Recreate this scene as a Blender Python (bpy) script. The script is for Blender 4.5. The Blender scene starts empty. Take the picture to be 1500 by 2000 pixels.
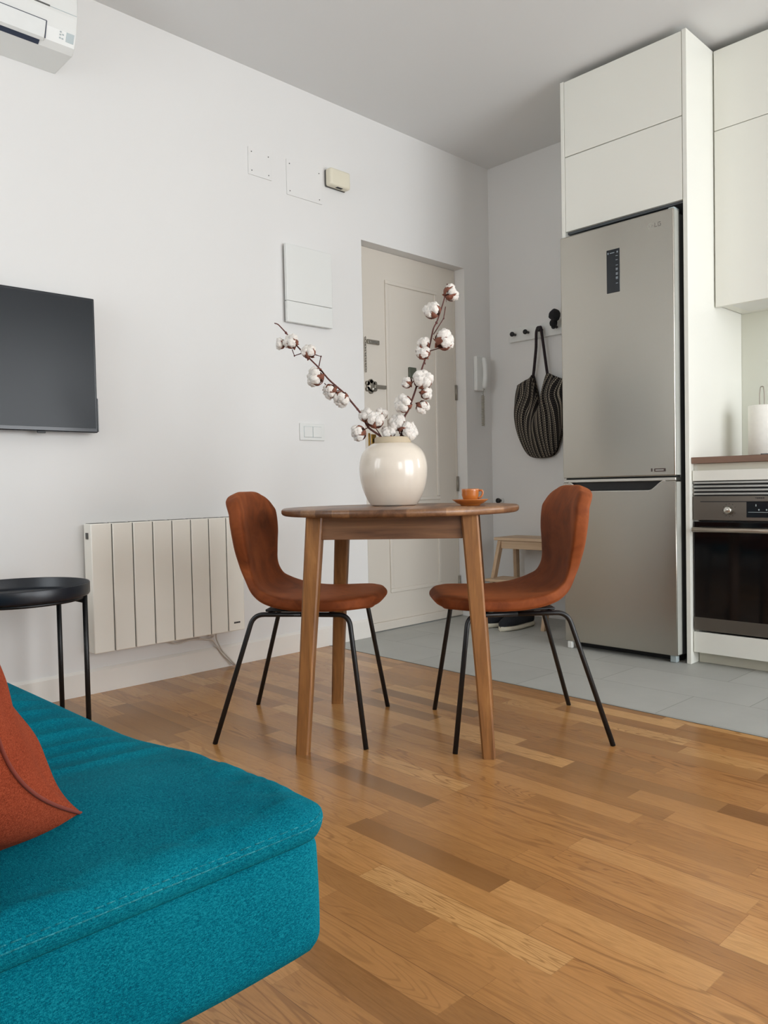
import bpy, bmesh, math, random
from mathutils import Vector, Matrix, Quaternion, noise

S = bpy.context.scene
COL = S.collection
PI = math.pi

# ------------------------------------------------------------------ camera
F_PX, YAW, PITCH, ROLL, CAM_H = 1536.155, math.radians(45.564), math.radians(-1.828), math.radians(-1.199), 0.80
fwd = Vector((math.cos(YAW)*math.cos(PITCH), math.sin(YAW)*math.cos(PITCH), math.sin(PITCH)))
rt = Vector((math.sin(YAW), -math.cos(YAW), 0)); up = rt.cross(fwd)
r2 = rt*math.cos(ROLL)+up*math.sin(ROLL); u2 = r2.cross(fwd)
cam = bpy.data.cameras.new('camera'); co = bpy.data.objects.new('camera', cam); COL.objects.link(co)
M = Matrix(((r2.x, u2.x, -fwd.x, 0), (r2.y, u2.y, -fwd.y, 0), (r2.z, u2.z, -fwd.z, CAM_H), (0, 0, 0, 1)))
co.matrix_world = M
cam.sensor_fit = 'HORIZONTAL'; cam.sensor_width = 36; cam.lens = F_PX/1500*36; cam.clip_start = .02
S.camera = co
# ------------------------------------------------------------------ world, lights, exposure
w = bpy.data.worlds.new('world'); S.world = w; w.use_nodes = True
w.node_tree.nodes['Background'].inputs[0].default_value = (.80, .90, 1, 1)
w.node_tree.nodes['Background'].inputs[1].default_value = 1.0
def area(name, loc, rot, sx, sy, power, col):
    l = bpy.data.lights.new(name, 'AREA'); l.shape = 'RECTANGLE'; l.size = sx; l.size_y = sy; l.energy = power; l.color = col
    o = bpy.data.objects.new(name, l); COL.objects.link(o); o.location = loc; o.rotation_euler = rot; return o
R90 = PI/2
area('daylight_kitchen_window', (4.16, -.50, 1.62), (R90, 0, R90), 1.75, 1.9, 80, (1, .985, .95))      # shines to -X
area('daylight_sofa_window', (-.86, 2.35, 1.55), (R90, 0, -R90), 1.0, 1.5, 16, (.93, .97, 1))     # shines to +X
area('daylight_balcony_door', (2.6, -2.16, 1.2), (R90, 0, 0), 2.3, 2.3, 80, (.97, .985, 1))      # shines to +Y
area('added_fill_side_window', (.30, -2.16, 1.45), (R90, 0, 0), 1.1, 1.5, 30, (.97, .985, 1))      # shines to +Y; added fill for the dim wall beside the door
S.view_settings.view_transform = 'Standard'; S.view_settings.look = 'None'
S.view_settings.exposure = 0.58; S.view_settings.gamma = 1.0; S.view_settings.use_curve_mapping = False
S.cycles.max_bounces = 10; S.cycles.diffuse_bounces = 7; S.cycles.glossy_bounces = 4
S.cycles.use_denoising = True
S.cycles.sample_clamp_indirect = 6

# ------------------------------------------------------------------ materials
def lin(c):
    c = c/255
    return c/12.92 if c <= .04045 else ((c+.055)/1.055)**2.4
def rgb(r, g, b): return (lin(r), lin(g), lin(b), 1)
class Mt:
    def __init__(s, name, col=(200, 200, 200), rough=.5, metal=0, **kw):
        s.m = bpy.data.materials.new(name); s.m.use_nodes = True; s.t = s.m.node_tree; s.b = s.t.nodes['Principled BSDF']
        s.set('Base Color', rgb(*col)); s.set('Roughness', rough); s.set('Metallic', metal)
        for k, v in kw.items(): s.set(k.replace('_', ' '), v)
    def set(s, k, v): s.b.inputs[k].default_value = v
    def n(s, typ, **kw):
        x = s.t.nodes.new(typ)
        for k, v in kw.items():
            if k.startswith('i_'):
                x.inputs[k[2:].replace('_', ' ')].default_value = v
            else: setattr(x, k, v)
        return x
    def l(s, a, b): s.t.links.new(a, b)
    def math(s, op, a, b=None, c=None):
        x = s.n('ShaderNodeMath', operation=op)
        for i, v in enumerate((a, b, c)):
            if v is None: continue
            if hasattr(v, 'is_output'): s.l(v, x.inputs[i])
            else: x.inputs[i].default_value = v
        return x.outputs[0]
    def coord(s, kind='Object', scale=(1, 1, 1), rot=(0, 0, 0), loc=(0, 0, 0)):
        tc = s.n('ShaderNodeTexCoord'); mp = s.n('ShaderNodeMapping')
        mp.inputs['Scale'].default_value = scale; mp.inputs['Rotation'].default_value = rot; mp.inputs['Location'].default_value = loc
        s.l(tc.outputs[kind], mp.inputs[0]); return mp.outputs[0]
    def noise(s, vec, scale, detail=3, rough=.5, dist=0):
        x = s.n('ShaderNodeTexNoise'); x.inputs['Scale'].default_value = scale; x.inputs['Detail'].default_value = detail
        x.inputs['Roughness'].default_value = rough; x.inputs['Distortion'].default_value = dist; s.l(vec, x.inputs['Vector']); return x.outputs[0]
    def ramp(s, fac, stops, interp='LINEAR'):
        x = s.n('ShaderNodeValToRGB'); x.color_ramp.interpolation = interp
        e = x.color_ramp.elements
        while len(e) < len(stops): e.new(.5)
        for i, (p, c) in enumerate(stops): e[i].position = p; e[i].color = c if len(c) == 4 else rgb(*c)
        s.l(fac, x.inputs[0]); return x.outputs[0]
    def mix(s, fac, a, b, mode='MIX'):
        x = s.n('ShaderNodeMix', data_type='RGBA', blend_type=mode)
        for inp, v in ((x.inputs[0], fac), (x.inputs[6], a), (x.inputs[7], b)):
            if hasattr(v, 'is_output'): s.l(v, inp)
            else: inp.default_value = v
        return x.outputs[2]
    def bump(s, h, strength, dist=.001):
        x = s.n('ShaderNodeBump'); x.inputs['Strength'].default_value = strength; x.inputs['Distance'].default_value = dist
        s.l(h, x.inputs['Height']); s.l(x.outputs[0], s.b.inputs['Normal'])
def plain(name, col, rough=.5, metal=0, var=.04, vs=12, bump=0, **kw):
    """flat colour with a faint procedural variation"""
    m = Mt(name, col, rough, metal, **kw); v = m.coord(); n = m.noise(v, vs, 3)
    c = rgb(*col); d = tuple(x*(1-var) for x in c[:3])+(1,); e = tuple(min(1, x*(1+var)) for x in c[:3])+(1,)
    m.l(m.ramp(n, [(.3, d), (.7, e)]), m.b.inputs['Base Color'])
    if bump: m.bump(m.noise(v, 180, 2), bump, .0006)
    return m.m

WALL = plain('wall_paint', (226, 225, 223), .75, var=.012, vs=1.3, bump=.15)
CEIL = plain('ceiling_paint', (222, 222, 221), .8, var=.01, vs=1.0, bump=.1)
DOORW = plain('door_cream_paint', (214, 207, 196), .42, var=.012, vs=2)
SKIRT = plain('skirting_paint', (230, 226, 219), .4, var=.015, vs=3)
LACQ = plain('cabinet_lacquer', (232, 232, 224), .38, var=.01, vs=2)
LACQE = plain('cabinet_edge', (206, 203, 188), .45, var=.01, vs=2)
SPLASH = plain('splashback_glass', (216, 218, 206), .18, var=.01, vs=2)
RAD = plain('radiator_enamel', (240, 236, 226), .38, var=.012, vs=3)
WHITEP = plain('white_plastic', (226, 227, 224), .35, var=.01, vs=4)
GREYP = plain('pale_grey_plastic', (172, 184, 186), .35, var=.02)
CREAMP = plain('cream_plastic', (226, 220, 200), .4, var=.015)
DARK = plain('dark_gap', (28, 29, 30), .6, var=.1)
DARKG = plain('grey_shadow_gap', (88, 88, 84), .6, var=.1)
BLACKM = plain('black_powder_coat', (17, 18, 20), .42, var=.15, vs=40)
TRAYM = plain('tray_navy_black', (20, 25, 33), .35, var=.12, vs=30)
BLACKP = plain('black_plastic', (20, 21, 23), .45, var=.1)
BEZEL = plain('television_bezel', (18, 24, 32), .22, var=.1)
CHROME = plain('brushed_nickel', (148, 142, 131), .38, .55, var=.06, vs=50)
BRASS = plain('aged_brass', (168, 130, 62), .35, 1.0, var=.1, vs=50)
SILVER = plain('silver_trim', (205, 203, 196), .28, 1.0, var=.04)
VENT = plain('vent_aluminium', (176, 176, 172), .35, .8, var=.04)
OVENS = plain('oven_steel', (112, 106, 98), .38, .75, var=.05, vs=3)
HANDLE = plain('oven_handle', (176, 164, 150), .32, .9, var=.03)
SOLE = plain('shoe_sole_rubber', (206, 200, 182), .6, var=.06, vs=30)
PAPER = plain('kitchen_paper', (236, 234, 226), .9, var=.02, vs=60, bump=.5)
BIRCH = None

def steel():
    m = Mt('brushed_stainless_steel', (178, 173, 165), .3, 1.0)
    v = m.coord(scale=(1, 1, 60)); n = m.noise(v, 30, 3, .6)
    m.l(m.ramp(n, [(.3, (184, 180, 171)), (.7, (190, 186, 177))]), m.b.inputs['Base Color'])
    m.l(m.math('MULTIPLY_ADD', n, .04, .22), m.b.inputs['Roughness'])
    m.set('Anisotropic', .85); m.set('Anisotropic Rotation', .25)
    tg = m.n('ShaderNodeTangent', direction_type='RADIAL', axis='Z'); m.l(tg.outputs[0], m.b.inputs['Tangent'])
    return m.m
STEEL = steel()

def screen(name, col, rough, spec=.5):
    m = Mt(name, col, rough); m.set('Specular IOR Level', spec)
    v = m.coord(); n = m.noise(v, 2.0, 2); m.l(m.math('MULTIPLY_ADD', n, .08, rough-.04), m.b.inputs['Roughness']); return m.m
TVS = screen('television_screen', (38, 42, 46), .24, .22)
OVG = screen('oven_black_glass', (12, 13, 15), .08)
DISP = screen('dark_display_glass', (22, 28, 34), .15)
HOB = screen('hob_black_glass', (14, 14, 16), .08)

def glass():
    m = bpy.data.materials.new('window_glass'); m.use_nodes = True; t = m.node_tree; t.nodes.clear()
    o = t.nodes.new('ShaderNodeOutputMaterial'); a = t.nodes.new('ShaderNodeBsdfTransparent'); g = t.nodes.new('ShaderNodeBsdfGlossy')
    g.inputs['Roughness'].default_value = .02; f = t.nodes.new('ShaderNodeFresnel'); f.inputs[0].default_value = 1.45
    x = t.nodes.new('ShaderNodeMixShader'); t.links.new(f.outputs[0], x.inputs[0]); t.links.new(a.outputs[0], x.inputs[1]); t.links.new(g.outputs[0], x.inputs[2]); t.links.new(x.outputs[0], o.inputs[0]); return m
GLASS = glass()

def parquet():
    m = Mt('oak_strip_parquet', (180, 124, 72), .3)
    v = m.coord(rot=(0, 0, math.radians(.9)))
    sp = m.n('ShaderNodeSeparateXYZ'); m.l(v, sp.inputs[0]); x, y = sp.outputs[0], sp.outputs[1]
    W = .0675
    rx = m.math('DIVIDE', m.math('ADD', x, 10.02), W); row = m.math('FLOOR', rx)
    wn = m.n('ShaderNodeTexWhiteNoise', noise_dimensions='1D'); m.l(row, wn.inputs['W']); r1 = wn.outputs[0]
    ln = m.math('MULTIPLY_ADD', r1, .22, .34)
    cy = m.math('ADD', m.math('DIVIDE', m.math('ADD', y, 20.0), ln), m.math('MULTIPLY', r1, 37.0)); colm = m.math('FLOOR', cy)
    cb = m.n('ShaderNodeCombineXYZ'); m.l(row, cb.inputs[0]); m.l(colm, cb.inputs[1])
    w2 = m.n('ShaderNodeTexWhiteNoise', noise_dimensions='2D'); m.l(cb.outputs[0], w2.inputs['Vector']); idn = w2.outputs[0]
    sc = m.n('ShaderNodeSeparateColor'); m.l(w2.outputs[1], sc.inputs[0]); id2, id3 = sc.outputs[1], sc.outputs[2]
    base = m.ramp(idn, [(0, (112, 78, 44)), (.12, (138, 97, 55)), (.35, (162, 114, 66)), (.6, (174, 124, 72)), (.82, (186, 136, 82)), (1, (210, 164, 106))])
    # tint: some strips redder
    base = m.mix(m.math('MULTIPLY', id3, .22), base, rgb(170, 112, 60))
    # grain coordinates, shifted per strip
    g = m.n('ShaderNodeCombineXYZ')
    m.l(m.math('ADD', x, m.math('MULTIPLY', idn, 13.0)), g.inputs[0]); m.l(m.math('MULTIPLY', m.math('ADD', y, m.math('MULTIPLY', id2, 9.0)), .085), g.inputs[1]); m.l(m.math('MULTIPLY', id3, 7.0), g.inputs[2])
    big = m.noise(g.outputs[0], 12, 2.5, .5, .5)
    rings = m.math('SINE', m.math('MULTIPLY', big, m.math('MULTIPLY_ADD', id2, 130.0, 80.0)))
    rl = m.ramp(rings, [(.0, (0, 0, 0, 1)), (.62, (.08, .08, .08, 1)), (.97, (1, 1, 1, 1))])
    fib = m.noise(g.outputs[0], 230, 3, .6)
    fi = m.ramp(fib, [(.35, (1, 1, 1, 1)), (.62, (0, 0, 0, 1))])
    c = m.mix(m.math('MULTIPLY', rl, m.math('MULTIPLY_ADD', id3, .55, .18)), base, rgb(122, 82, 44), 'MIX')
    c = m.mix(m.math('MULTIPLY', fi, .34), c, rgb(122, 84, 46))
    g2 = m.noise(g.outputs[0], 3.5, 2, .5)
    c = m.mix(m.ramp(g2, [(.35, (0, 0, 0, 1)), (.7, (.42, .42, .42, 1))]), c, rgb(202, 150, 94))
    # small dark knots
    vo = m.n('ShaderNodeTexVoronoi'); vo.inputs['Scale'].default_value = 2.1; m.l(v, vo.inputs['Vector'])
    kn = m.ramp(vo.outputs[0], [(.006, (1, 1, 1, 1)), (.03, (0, 0, 0, 1))])
    c = m.mix(m.math('MULTIPLY', kn, .55), c, rgb(92, 58, 32))
    # joints
    fx = m.math('FRACT', rx); ex = m.math('MINIMUM', fx, m.math('SUBTRACT', 1.0, fx))
    jx = m.math('LESS_THAN', ex, .009)
    fb = m.math('FRACT', m.math('DIVIDE', row, 3.0)); edge = m.math('LESS_THAN', fb, .1)
    jb = m.math('MULTIPLY', edge, m.math('LESS_THAN', fx, .02))
    fy = m.math('FRACT', cy); jy = m.math('LESS_THAN', m.math('MULTIPLY', fy, ln), .0012)
    j = m.math('MAXIMUM', m.math('MULTIPLY', m.math('MAXIMUM', jx, jy), .22), m.math('MULTIPLY', jb, .55))
    c = m.mix(j, c, rgb(84, 54, 30))
    m.l(c, m.b.inputs['Base Color'])
    m.l(m.math('MULTIPLY_ADD', fib, .12, .18), m.b.inputs['Roughness'])
    m.set('Specular IOR Level', .42)
    m.bump(m.math('SUBTRACT', m.math('MULTIPLY', fib, .25), m.math('ADD', j, m.math('MULTIPLY', rl, .15))), .16, .0006)
    return m.m
PARQ = parquet()

def tiles():
    m = Mt('grey_floor_tile', (150, 151, 146), .5)
    v = m.coord(rot=(0, 0, math.radians(1.2)))
    sp = m.n('ShaderNodeSeparateXYZ'); m.l(v, sp.inputs[0]); x, y = sp.outputs[0], sp.outputs[1]
    W = .292
    rx = m.math('DIVIDE', m.math('SUBTRACT', x, 2.515), W); row = m.math('FLOOR', rx)
    par = m.math('MULTIPLY', m.math('MODULO', m.math('ADD', row, 20.0), 2.0), .34)
    ry = m.math('DIVIDE', m.math('SUBTRACT', y, 1.33), .595); ry = m.math('ADD', ry, par); colm = m.math('FLOOR', ry)
    cb = m.n('ShaderNodeCombineXYZ'); m.l(row, cb.inputs[0]); m.l(colm, cb.inputs[1])
    w2 = m.n('ShaderNodeTexWhiteNoise', noise_dimensions='2D'); m.l(cb.outputs[0], w2.inputs['Vector'])
    n = m.noise(v, 5, 4, .6); mm = m.math('ADD', m.math('MULTIPLY', w2.outputs[0], .35), m.math('MULTIPLY', n, .8))
    c = m.ramp(mm, [(.2, (164, 165, 160)), (.9, (180, 181, 176))])
    fx = m.math('FRACT', rx); fy = m.math('FRACT', ry)
    gx = m.math('LESS_THAN', m.math('MINIMUM', fx, m.math('SUBTRACT', 1.0, fx)), .0055)
    gy = m.math('LESS_THAN', m.math('MINIMUM', fy, m.math('SUBTRACT', 1.0, fy)), .0028)
    j = m.math('MAXIMUM', gx, gy)
    m.l(m.mix(m.math('MULTIPLY', j, .7), c, rgb(122, 122, 116)), m.b.inputs['Base Color'])
    m.bump(m.math('MULTIPLY', j, -1.0), .3, .001)
    return m.m
TILE = tiles()

def wood(name, stops, axis, stave=0, rough=.4, gs=1.0, sw=.055):
    """axis = index of the grain direction in object space"""
    m = Mt(name, (150, 100, 60), rough)
    sc = [34, 34, 34]; sc[axis] = 2.4
    v = m.coord(scale=tuple(s_*gs for s_ in sc)); n = m.noise(v, 1.0, 5, .62, .5)
    if stave:
        v0 = m.coord(); sp = m.n('ShaderNodeSeparateXYZ'); m.l(v0, sp.inputs[0])
        rx = m.math('DIVIDE', m.math('ADD', sp.outputs[1-axis], 5.0), sw); row = m.math('FLOOR', rx)
        wn = m.n('ShaderNodeTexWhiteNoise', noise_dimensions='1D'); m.l(row, wn.inputs['W'])
        cy = m.math('ADD', m.math('DIVIDE', m.math('ADD', sp.outputs[axis], 5.0), .33), m.math('MULTIPLY', wn.outputs[0], 9.0))
        cb = m.n('ShaderNodeCombineXYZ'); m.l(row, cb.inputs[0]); m.l(m.math('FLOOR', cy), cb.inputs[1])
        w2 = m.n('ShaderNodeTexWhiteNoise', noise_dimensions='2D'); m.l(cb.outputs[0], w2.inputs['Vector'])
        n = m.math('ADD', m.math('MULTIPLY', n, .62), m.math('MULTIPLY', w2.outputs[0], .38))
    c = m.ramp(n, stops)
    v2 = m.coord(scale=tuple((s_*6 if i != axis else s_*2)*gs for i, s_ in enumerate(sc)))
    f = m.noise(v2, 1.0, 2, .5)
    c = m.mix(m.ramp(f, [(.5, (0, 0, 0, 1)), (.75, (.35, .35, .35, 1))]), c, stops[0][1] if len(stops[0][1]) == 4 else rgb(*stops[0][1]))
    m.l(c, m.b.inputs['Base Color']); m.bump(f, .08, .0005); return m.m
ACA = [(.25, (78, 52, 36)), (.42, (112, 78, 54)), (.6, (132, 95, 66)), (.8, (164, 124, 88))]
ACL = [(.25, (88, 54, 28)), (.42, (122, 80, 42)), (.6, (144, 97, 52)), (.8, (174, 124, 72))]
TOPW = wood('acacia_staves', ACA, 1, 1, .36)
APRW = wood('acacia_apron', ACA, 0, 0, .42)
APRW2 = wood('acacia_apron_cross', ACA, 1, 0, .42)
LEGW = wood('acacia_leg', ACL, 2, 0, .4)
BIR = [(.3, (178, 148, 116)), (.5, (196, 168, 138)), (.8, (212, 188, 160))]
BIRY = wood('birch_along', BIR, 1, 0, .5, .7); BIRZ = wood('birch_upright', BIR, 2, 0, .5, .7); BIRX = wood('birch_across', BIR, 0, 0, .5, .7)
WORK = wood('walnut_worktop', [(.3, (112, 84, 68)), (.5, (132, 102, 84)), (.8, (150, 120, 100))], 1, 0, .45, .7)

def velvet(name, c1, c2, c3):
    m = Mt(name, c2, .72); v = m.coord()
    n = m.noise(v, 7.5, 4, .62, 1.2); f = m.noise(v, 420, 2)
    c = m.ramp(n, [(.3, c1), (.5, c2), (.72, c3)])
    c = m.mix(m.math('MULTIPLY', f, .25), c, rgb(*c1)); m.l(c, m.b.inputs['Base Color'])
    m.set('Sheen Weight', .28); m.set('Sheen Roughness', .35); m.set('Sheen Tint', rgb(216, 124, 66)); m.set('Specular IOR Level', .2)
    m.bump(m.math('ADD', m.math('MULTIPLY', n, 2.0), m.math('MULTIPLY', f, .2)), .25, .002); return m.m
VELV = velvet('rust_velvet', (94, 46, 20), (124, 62, 28), (146, 78, 38))

def fabric(name, ca, cb_, cc, s=1.0, rough=.88, bmp=.5, rot=(0, 0, 0)):
    m = Mt(name, cb_, rough); m.set('Specular IOR Level', .05)
    a = m.noise(m.coord(scale=(900*s, 160*s, 500*s), rot=rot), 1, 2, .6); b = m.noise(m.coord(scale=(160*s, 900*s, 500*s), rot=rot), 1, 2, .6)
    big = m.noise(m.coord(), 5, 3)
    w_ = m.math('ADD', a, b); t = m.math('ADD', m.math('MULTIPLY', w_, .42), m.math('MULTIPLY', big, .16))
    m.l(m.ramp(t, [(.40, ca), (.5, cb_), (.61, cc)]), m.b.inputs['Base Color'])
    m.bump(w_, bmp, .0012); return m.m
TEAL = fabric('teal_melange_fabric', (0, 72, 92), (0, 101, 119), (22, 130, 145), 1.7, bmp=.3)
RUST = fabric('rust_linen', (104, 42, 25), (136, 59, 37), (160, 80, 53), 1.5, rot=(.7, 0, .5))

def ceramic(name, col, rough, var, coat=.6):
    m = Mt(name, col, rough); v = m.coord(); n = m.noise(v, 9, 4, .6)
    c = rgb(*col); d = tuple(x*(1-var) for x in c[:3])+(1,)
    m.l(m.ramp(n, [(.35, d), (.62, c)]), m.b.inputs['Base Color']); m.set('Coat Weight', coat); m.set('Coat Roughness', .06)
    m.bump(m.noise(v, 26, 2), .05, .002); return m.m
VASE = ceramic('cream_glaze', (226, 215, 200), .3, .05)
BISQ = ceramic('bare_clay_rim', (190, 174, 148), .6, .08, 0)
CUPM = ceramic('orange_glaze', (182, 106, 46), .28, .06, .5)

def cotton():
    m = Mt('cotton_fluff', (232, 226, 218), .95); v = m.coord(); n = m.noise(v, 160, 4, .7)
    m.l(m.ramp(n, [(.3, (214, 206, 198)), (.6, (238, 233, 226))]), m.b.inputs['Base Color'])
    m.set('Subsurface Weight', .25); m.set('Subsurface Radius', (.01, .009, .008)); m.set('Subsurface Scale', .5)
    m.bump(n, .9, .004); return m.m
COTT = cotton()
TWIG = plain('twig_bark', (92, 52, 46), .75, var=.25, vs=90, bump=.6)
BRACT = plain('dry_bract', (122, 72, 54), .8, var=.28, vs=80, bump=.5)

def plaid():
    m = Mt('black_plaid_cloth', (24, 22, 24), .85)
    tc = m.n('ShaderNodeTexCoord'); sp = m.n('ShaderNodeSeparateXYZ'); m.l(tc.outputs['UV'], sp.inputs[0])
    u, v = sp.outputs[0], sp.outputs[1]
    fu = m.math('FRACT', m.math('MULTIPLY', u, 13.0)); fv = m.math('FRACT', m.math('MULTIPLY', v, 34.0))
    s1 = m.math('LESS_THAN', m.math('ABSOLUTE', m.math('SUBTRACT', fu, .32)), .075)
    s2 = m.math('LESS_THAN', m.math('ABSOLUTE', m.math('SUBTRACT', fu, .62)), .05)
    st = m.math('MAXIMUM', s1, m.math('MULTIPLY', s2, .8))
    cr = m.math('LESS_THAN', fv, .42)
    t = m.math('MULTIPLY', st, m.math('SUBTRACT', 1.0, m.math('MULTIPLY', cr, .8)))
    t = m.math('MAXIMUM', t, m.math('MULTIPLY', cr, .10))
    m.l(m.mix(t, rgb(26, 23, 26), rgb(186, 176, 158)), m.b.inputs['Base Color'])
    m.set('Specular IOR Level', .15); m.bump(m.noise(m.coord(), 500, 2), .3, .0006); return m.m
PLAID = plaid()
STRAP = plain('dark_woven_strap', (46, 34, 38), .85, var=.3, vs=120, bump=.4)
SHOE = plain('black_knit', (22, 24, 30), .85, var=.25, vs=120, bump=.5)
GREYCAP = plain('charcoal_felt', (32, 32, 34), .9, var=.2, vs=60, bump=.4)

# ------------------------------------------------------------------ mesh builder
ORG = {}
class MB:
    def __init__(s): s.b = bmesh.new(); s.T = Matrix.Identity(4)
    def v(s, p): return s.b.verts.new(s.T @ Vector(p))
    def face(s, vs, sm=False):
        try: f = s.b.faces.new(vs); f.smooth = sm; return f
        except ValueError: return None
    def box(s, x0, x1, y0, y1, z0, z1, bev=0, seg=2):
        vs = [s.v((x, y, z)) for x in (x0, x1) for y in (y0, y1) for z in (z0, z1)]
        fs = []
        for f in ((0, 1, 3, 2), (4, 6, 7, 5), (0, 4, 5, 1), (2, 3, 7, 6), (0, 2, 6, 4), (1, 5, 7, 3)):
            fs.append(s.face([vs[i] for i in f]))
        if bev:
            es = {e for f in fs for e in f.edges}
            r = bmesh.ops.bevel(s.b, geom=list(es), offset=bev, segments=seg, affect='EDGES', profile=.5)
            for f in r['faces']: f.smooth = True
        return s
    def prism(s, poly, axis, a0, a1, bev=0):
        """extrude a closed 2D polygon along an axis (0,1,2); poly coords are the two other axes in order"""
        def P(q, a):
            r = list(q); r.insert(axis, a); return r
        A = [s.v(P(q, a0)) for q in poly]; B = [s.v(P(q, a1)) for q in poly]; n = len(poly)
        fs = [s.face(A[::-1]), s.face(B)]+[s.face([A[i], A[(i+1) % n], B[(i+1) % n], B[i]]) for i in range(n)]
        if bev:
            es = set(fs[0].edges) | set(fs[1].edges)
            r = bmesh.ops.bevel(s.b, geom=list(es), offset=bev, segments=2, affect='EDGES', profile=.5)
            for f in r['faces']: f.smooth = True
        return s
    def frame(s, a, b):
        d = (b-a).normalized(); h = Vector((0, 0, 1)) if abs(d.z) < .9 else Vector((1, 0, 0)); x = d.cross(h).normalized(); return x, x.cross(d)
    def tube(s, pts, r, seg=12, caps=True, rr=None):
        pts = [Vector(p) for p in pts]; n = len(pts); rings = []
        d0 = (pts[1]-pts[0]).normalized(); x, y = s.frame(pts[0], pts[1]); prev = d0
        for i, p in enumerate(pts):
            d = (pts[min(i+1, n-1)]-pts[max(i-1, 0)]).normalized()
            q = prev.rotation_difference(d); x = q @ x; y = q @ y; prev = d
            ra = rr[i] if rr else r
            rings.append([s.v(p+x*math.cos(2*PI*k/seg)*ra+y*math.sin(2*PI*k/seg)*ra) for k in range(seg)])
        for i in range(n-1):
            for k in range(seg): s.face([rings[i][k], rings[i][(k+1) % seg], rings[i+1][(k+1) % seg], rings[i+1][k]], True)
        if caps: s.face(rings[0][::-1]); s.face(rings[-1])
        return s
    def lathe(s, prof, seg=48, c=(0, 0), z0=0, ax='z'):
        rings = []
        for r, z in prof:
            ring = []
            for k in range(seg):
                a = 2*PI*k/seg
                if ax == 'z': p = (c[0]+r*math.cos(a), c[1]+r*math.sin(a), z0+z)
                elif ax == 'x': p = (z0+z, c[0]+r*math.cos(a), c[1]+r*math.sin(a))
                else: p = (c[0]+r*math.cos(a), z0+z, c[1]+r*math.sin(a))
                ring.append(s.v(p))
            rings.append(ring)
        for i in range(len(rings)-1):
            for k in range(seg): s.face([rings[i][k], rings[i][(k+1) % seg], rings[i+1][(k+1) % seg], rings[i+1][k]], True)
        if prof[0][0] > 1e-4: s.face(rings[0][::-1])
        if prof[-1][0] > 1e-4: s.face(rings[-1])
        return s
    def cyl(s, c, r, a0, a1, ax='z', seg=32, bev=.0):
        if bev: return s.lathe([(0, a0), (r-bev, a0), (r-bev*.3, a0+bev*.3), (r, a0+bev), (r, a1-bev), (r-bev*.3, a1-bev*.3), (r-bev, a1), (0, a1)], seg, c, 0, ax)
        return s.lathe([(0, a0), (r, a0), (r, a1), (0, a1)], seg, c, 0, ax)
    def blob(s, c, r, sub=3, amp=.12, fr=2.0, seed=0):
        """lumpy ball; r is a vec3"""
        g = bmesh.new(); bmesh.ops.create_icosphere(g, subdivisions=sub, radius=1)
        mp = {}
        for q in g.verts:
            n_ = q.co.normalized(); k = 1+amp*noise.noise(n_*fr+Vector((seed*3.1, seed*1.7, seed)))
            mp[q.index] = s.v((c[0]+n_.x*r[0]*k, c[1]+n_.y*r[1]*k, c[2]+n_.z*r[2]*k))
        for f in g.faces: s.face([mp[q.index] for q in f.verts], True)
        g.free(); return s
    def grid(s, P, closed_u=False, smooth=True):
        V = [[s.v(p) for p in row] for row in P]; nu = len(V)
        for i in range(nu if closed_u else nu-1):
            for j in range(len(V[0])-1):
                s.face([V[i][j], V[(i+1) % nu][j], V[(i+1) % nu][j+1], V[i][j+1]], smooth)
        return V
    def build(s, name, mat, parent=None, world=True, label=None, autos=None, loc=None, merge=False):
        if merge: bmesh.ops.remove_doubles(s.b, verts=s.b.verts, dist=1e-5)
        bmesh.ops.recalc_face_normals(s.b, faces=s.b.faces)
        o0 = Vector((0, 0, 0))
        if parent is not None and world: o0 = ORG.get(parent.name, o0)
        if loc is not None: o0 = Vector(loc)
        if o0.length: bmesh.ops.translate(s.b, verts=s.b.verts, vec=-o0)
        me = bpy.data.meshes.new(name); s.b.to_mesh(me); s.b.free(); me.materials.append(mat)
        o = bpy.data.objects.new(name, me); COL.objects.link(o)
        if parent is not None: o.parent = parent; ORG[o.name] = ORG.get(parent.name, Vector((0, 0, 0)))
        elif loc is not None: o.location = loc; ORG[o.name] = Vector(loc)
        if label: o['label'] = label
        return o
def thing(name, label, cat, loc, rotz=0, group=None):
    o = bpy.data.objects.new(name, None); COL.objects.link(o); o.location = loc; o.rotation_euler = (0, 0, rotz)
    o.empty_display_size = .05; ORG[o.name] = Vector(loc); return tag(o, label, cat, group)
def tag(o, label, cat, group=None):
    o['label'] = label; o['category'] = cat
    if group: o['group'] = group
    return o
def struct(o, label=None):
    o['kind'] = 'structure'
    if label: o['label'] = label
    return o
def bx(*a, **k): return MB().box(*a, **k)
def fillet(pts, r, n=6):
    """round the corners of a polyline"""
    pts = [Vector(p) for p in pts]; out = [pts[0]]
    for i in range(1, len(pts)-1):
        a, b, c = pts[i-1], pts[i], pts[i+1]; d1 = (a-b).normalized(); d2 = (c-b).normalized()
        rr = min(r, (a-b).length*.45, (c-b).length*.45)
        for k in range(n+1):
            t = k/n; out.append((b+d1*rr)*(1-t)**2+b*2*t*(1-t)+(b+d2*rr)*t*t)
    out.append(pts[-1]); return out
def letters(x, y0, z0, text_bars, h, wd, gap, mat, parent, name='lettering'):
    """small raised letter-like marks lying on a plane of constant x, running to -y"""
    m = MB(); y = y0
    for strokes in text_bars:
        for (a, b, c, d) in strokes: m.box(x-.0006, x, y-c*wd, y-a*wd, z0+b*h, z0+d*h)
        y -= wd+gap
    return m.build(name, mat, parent)

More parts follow.
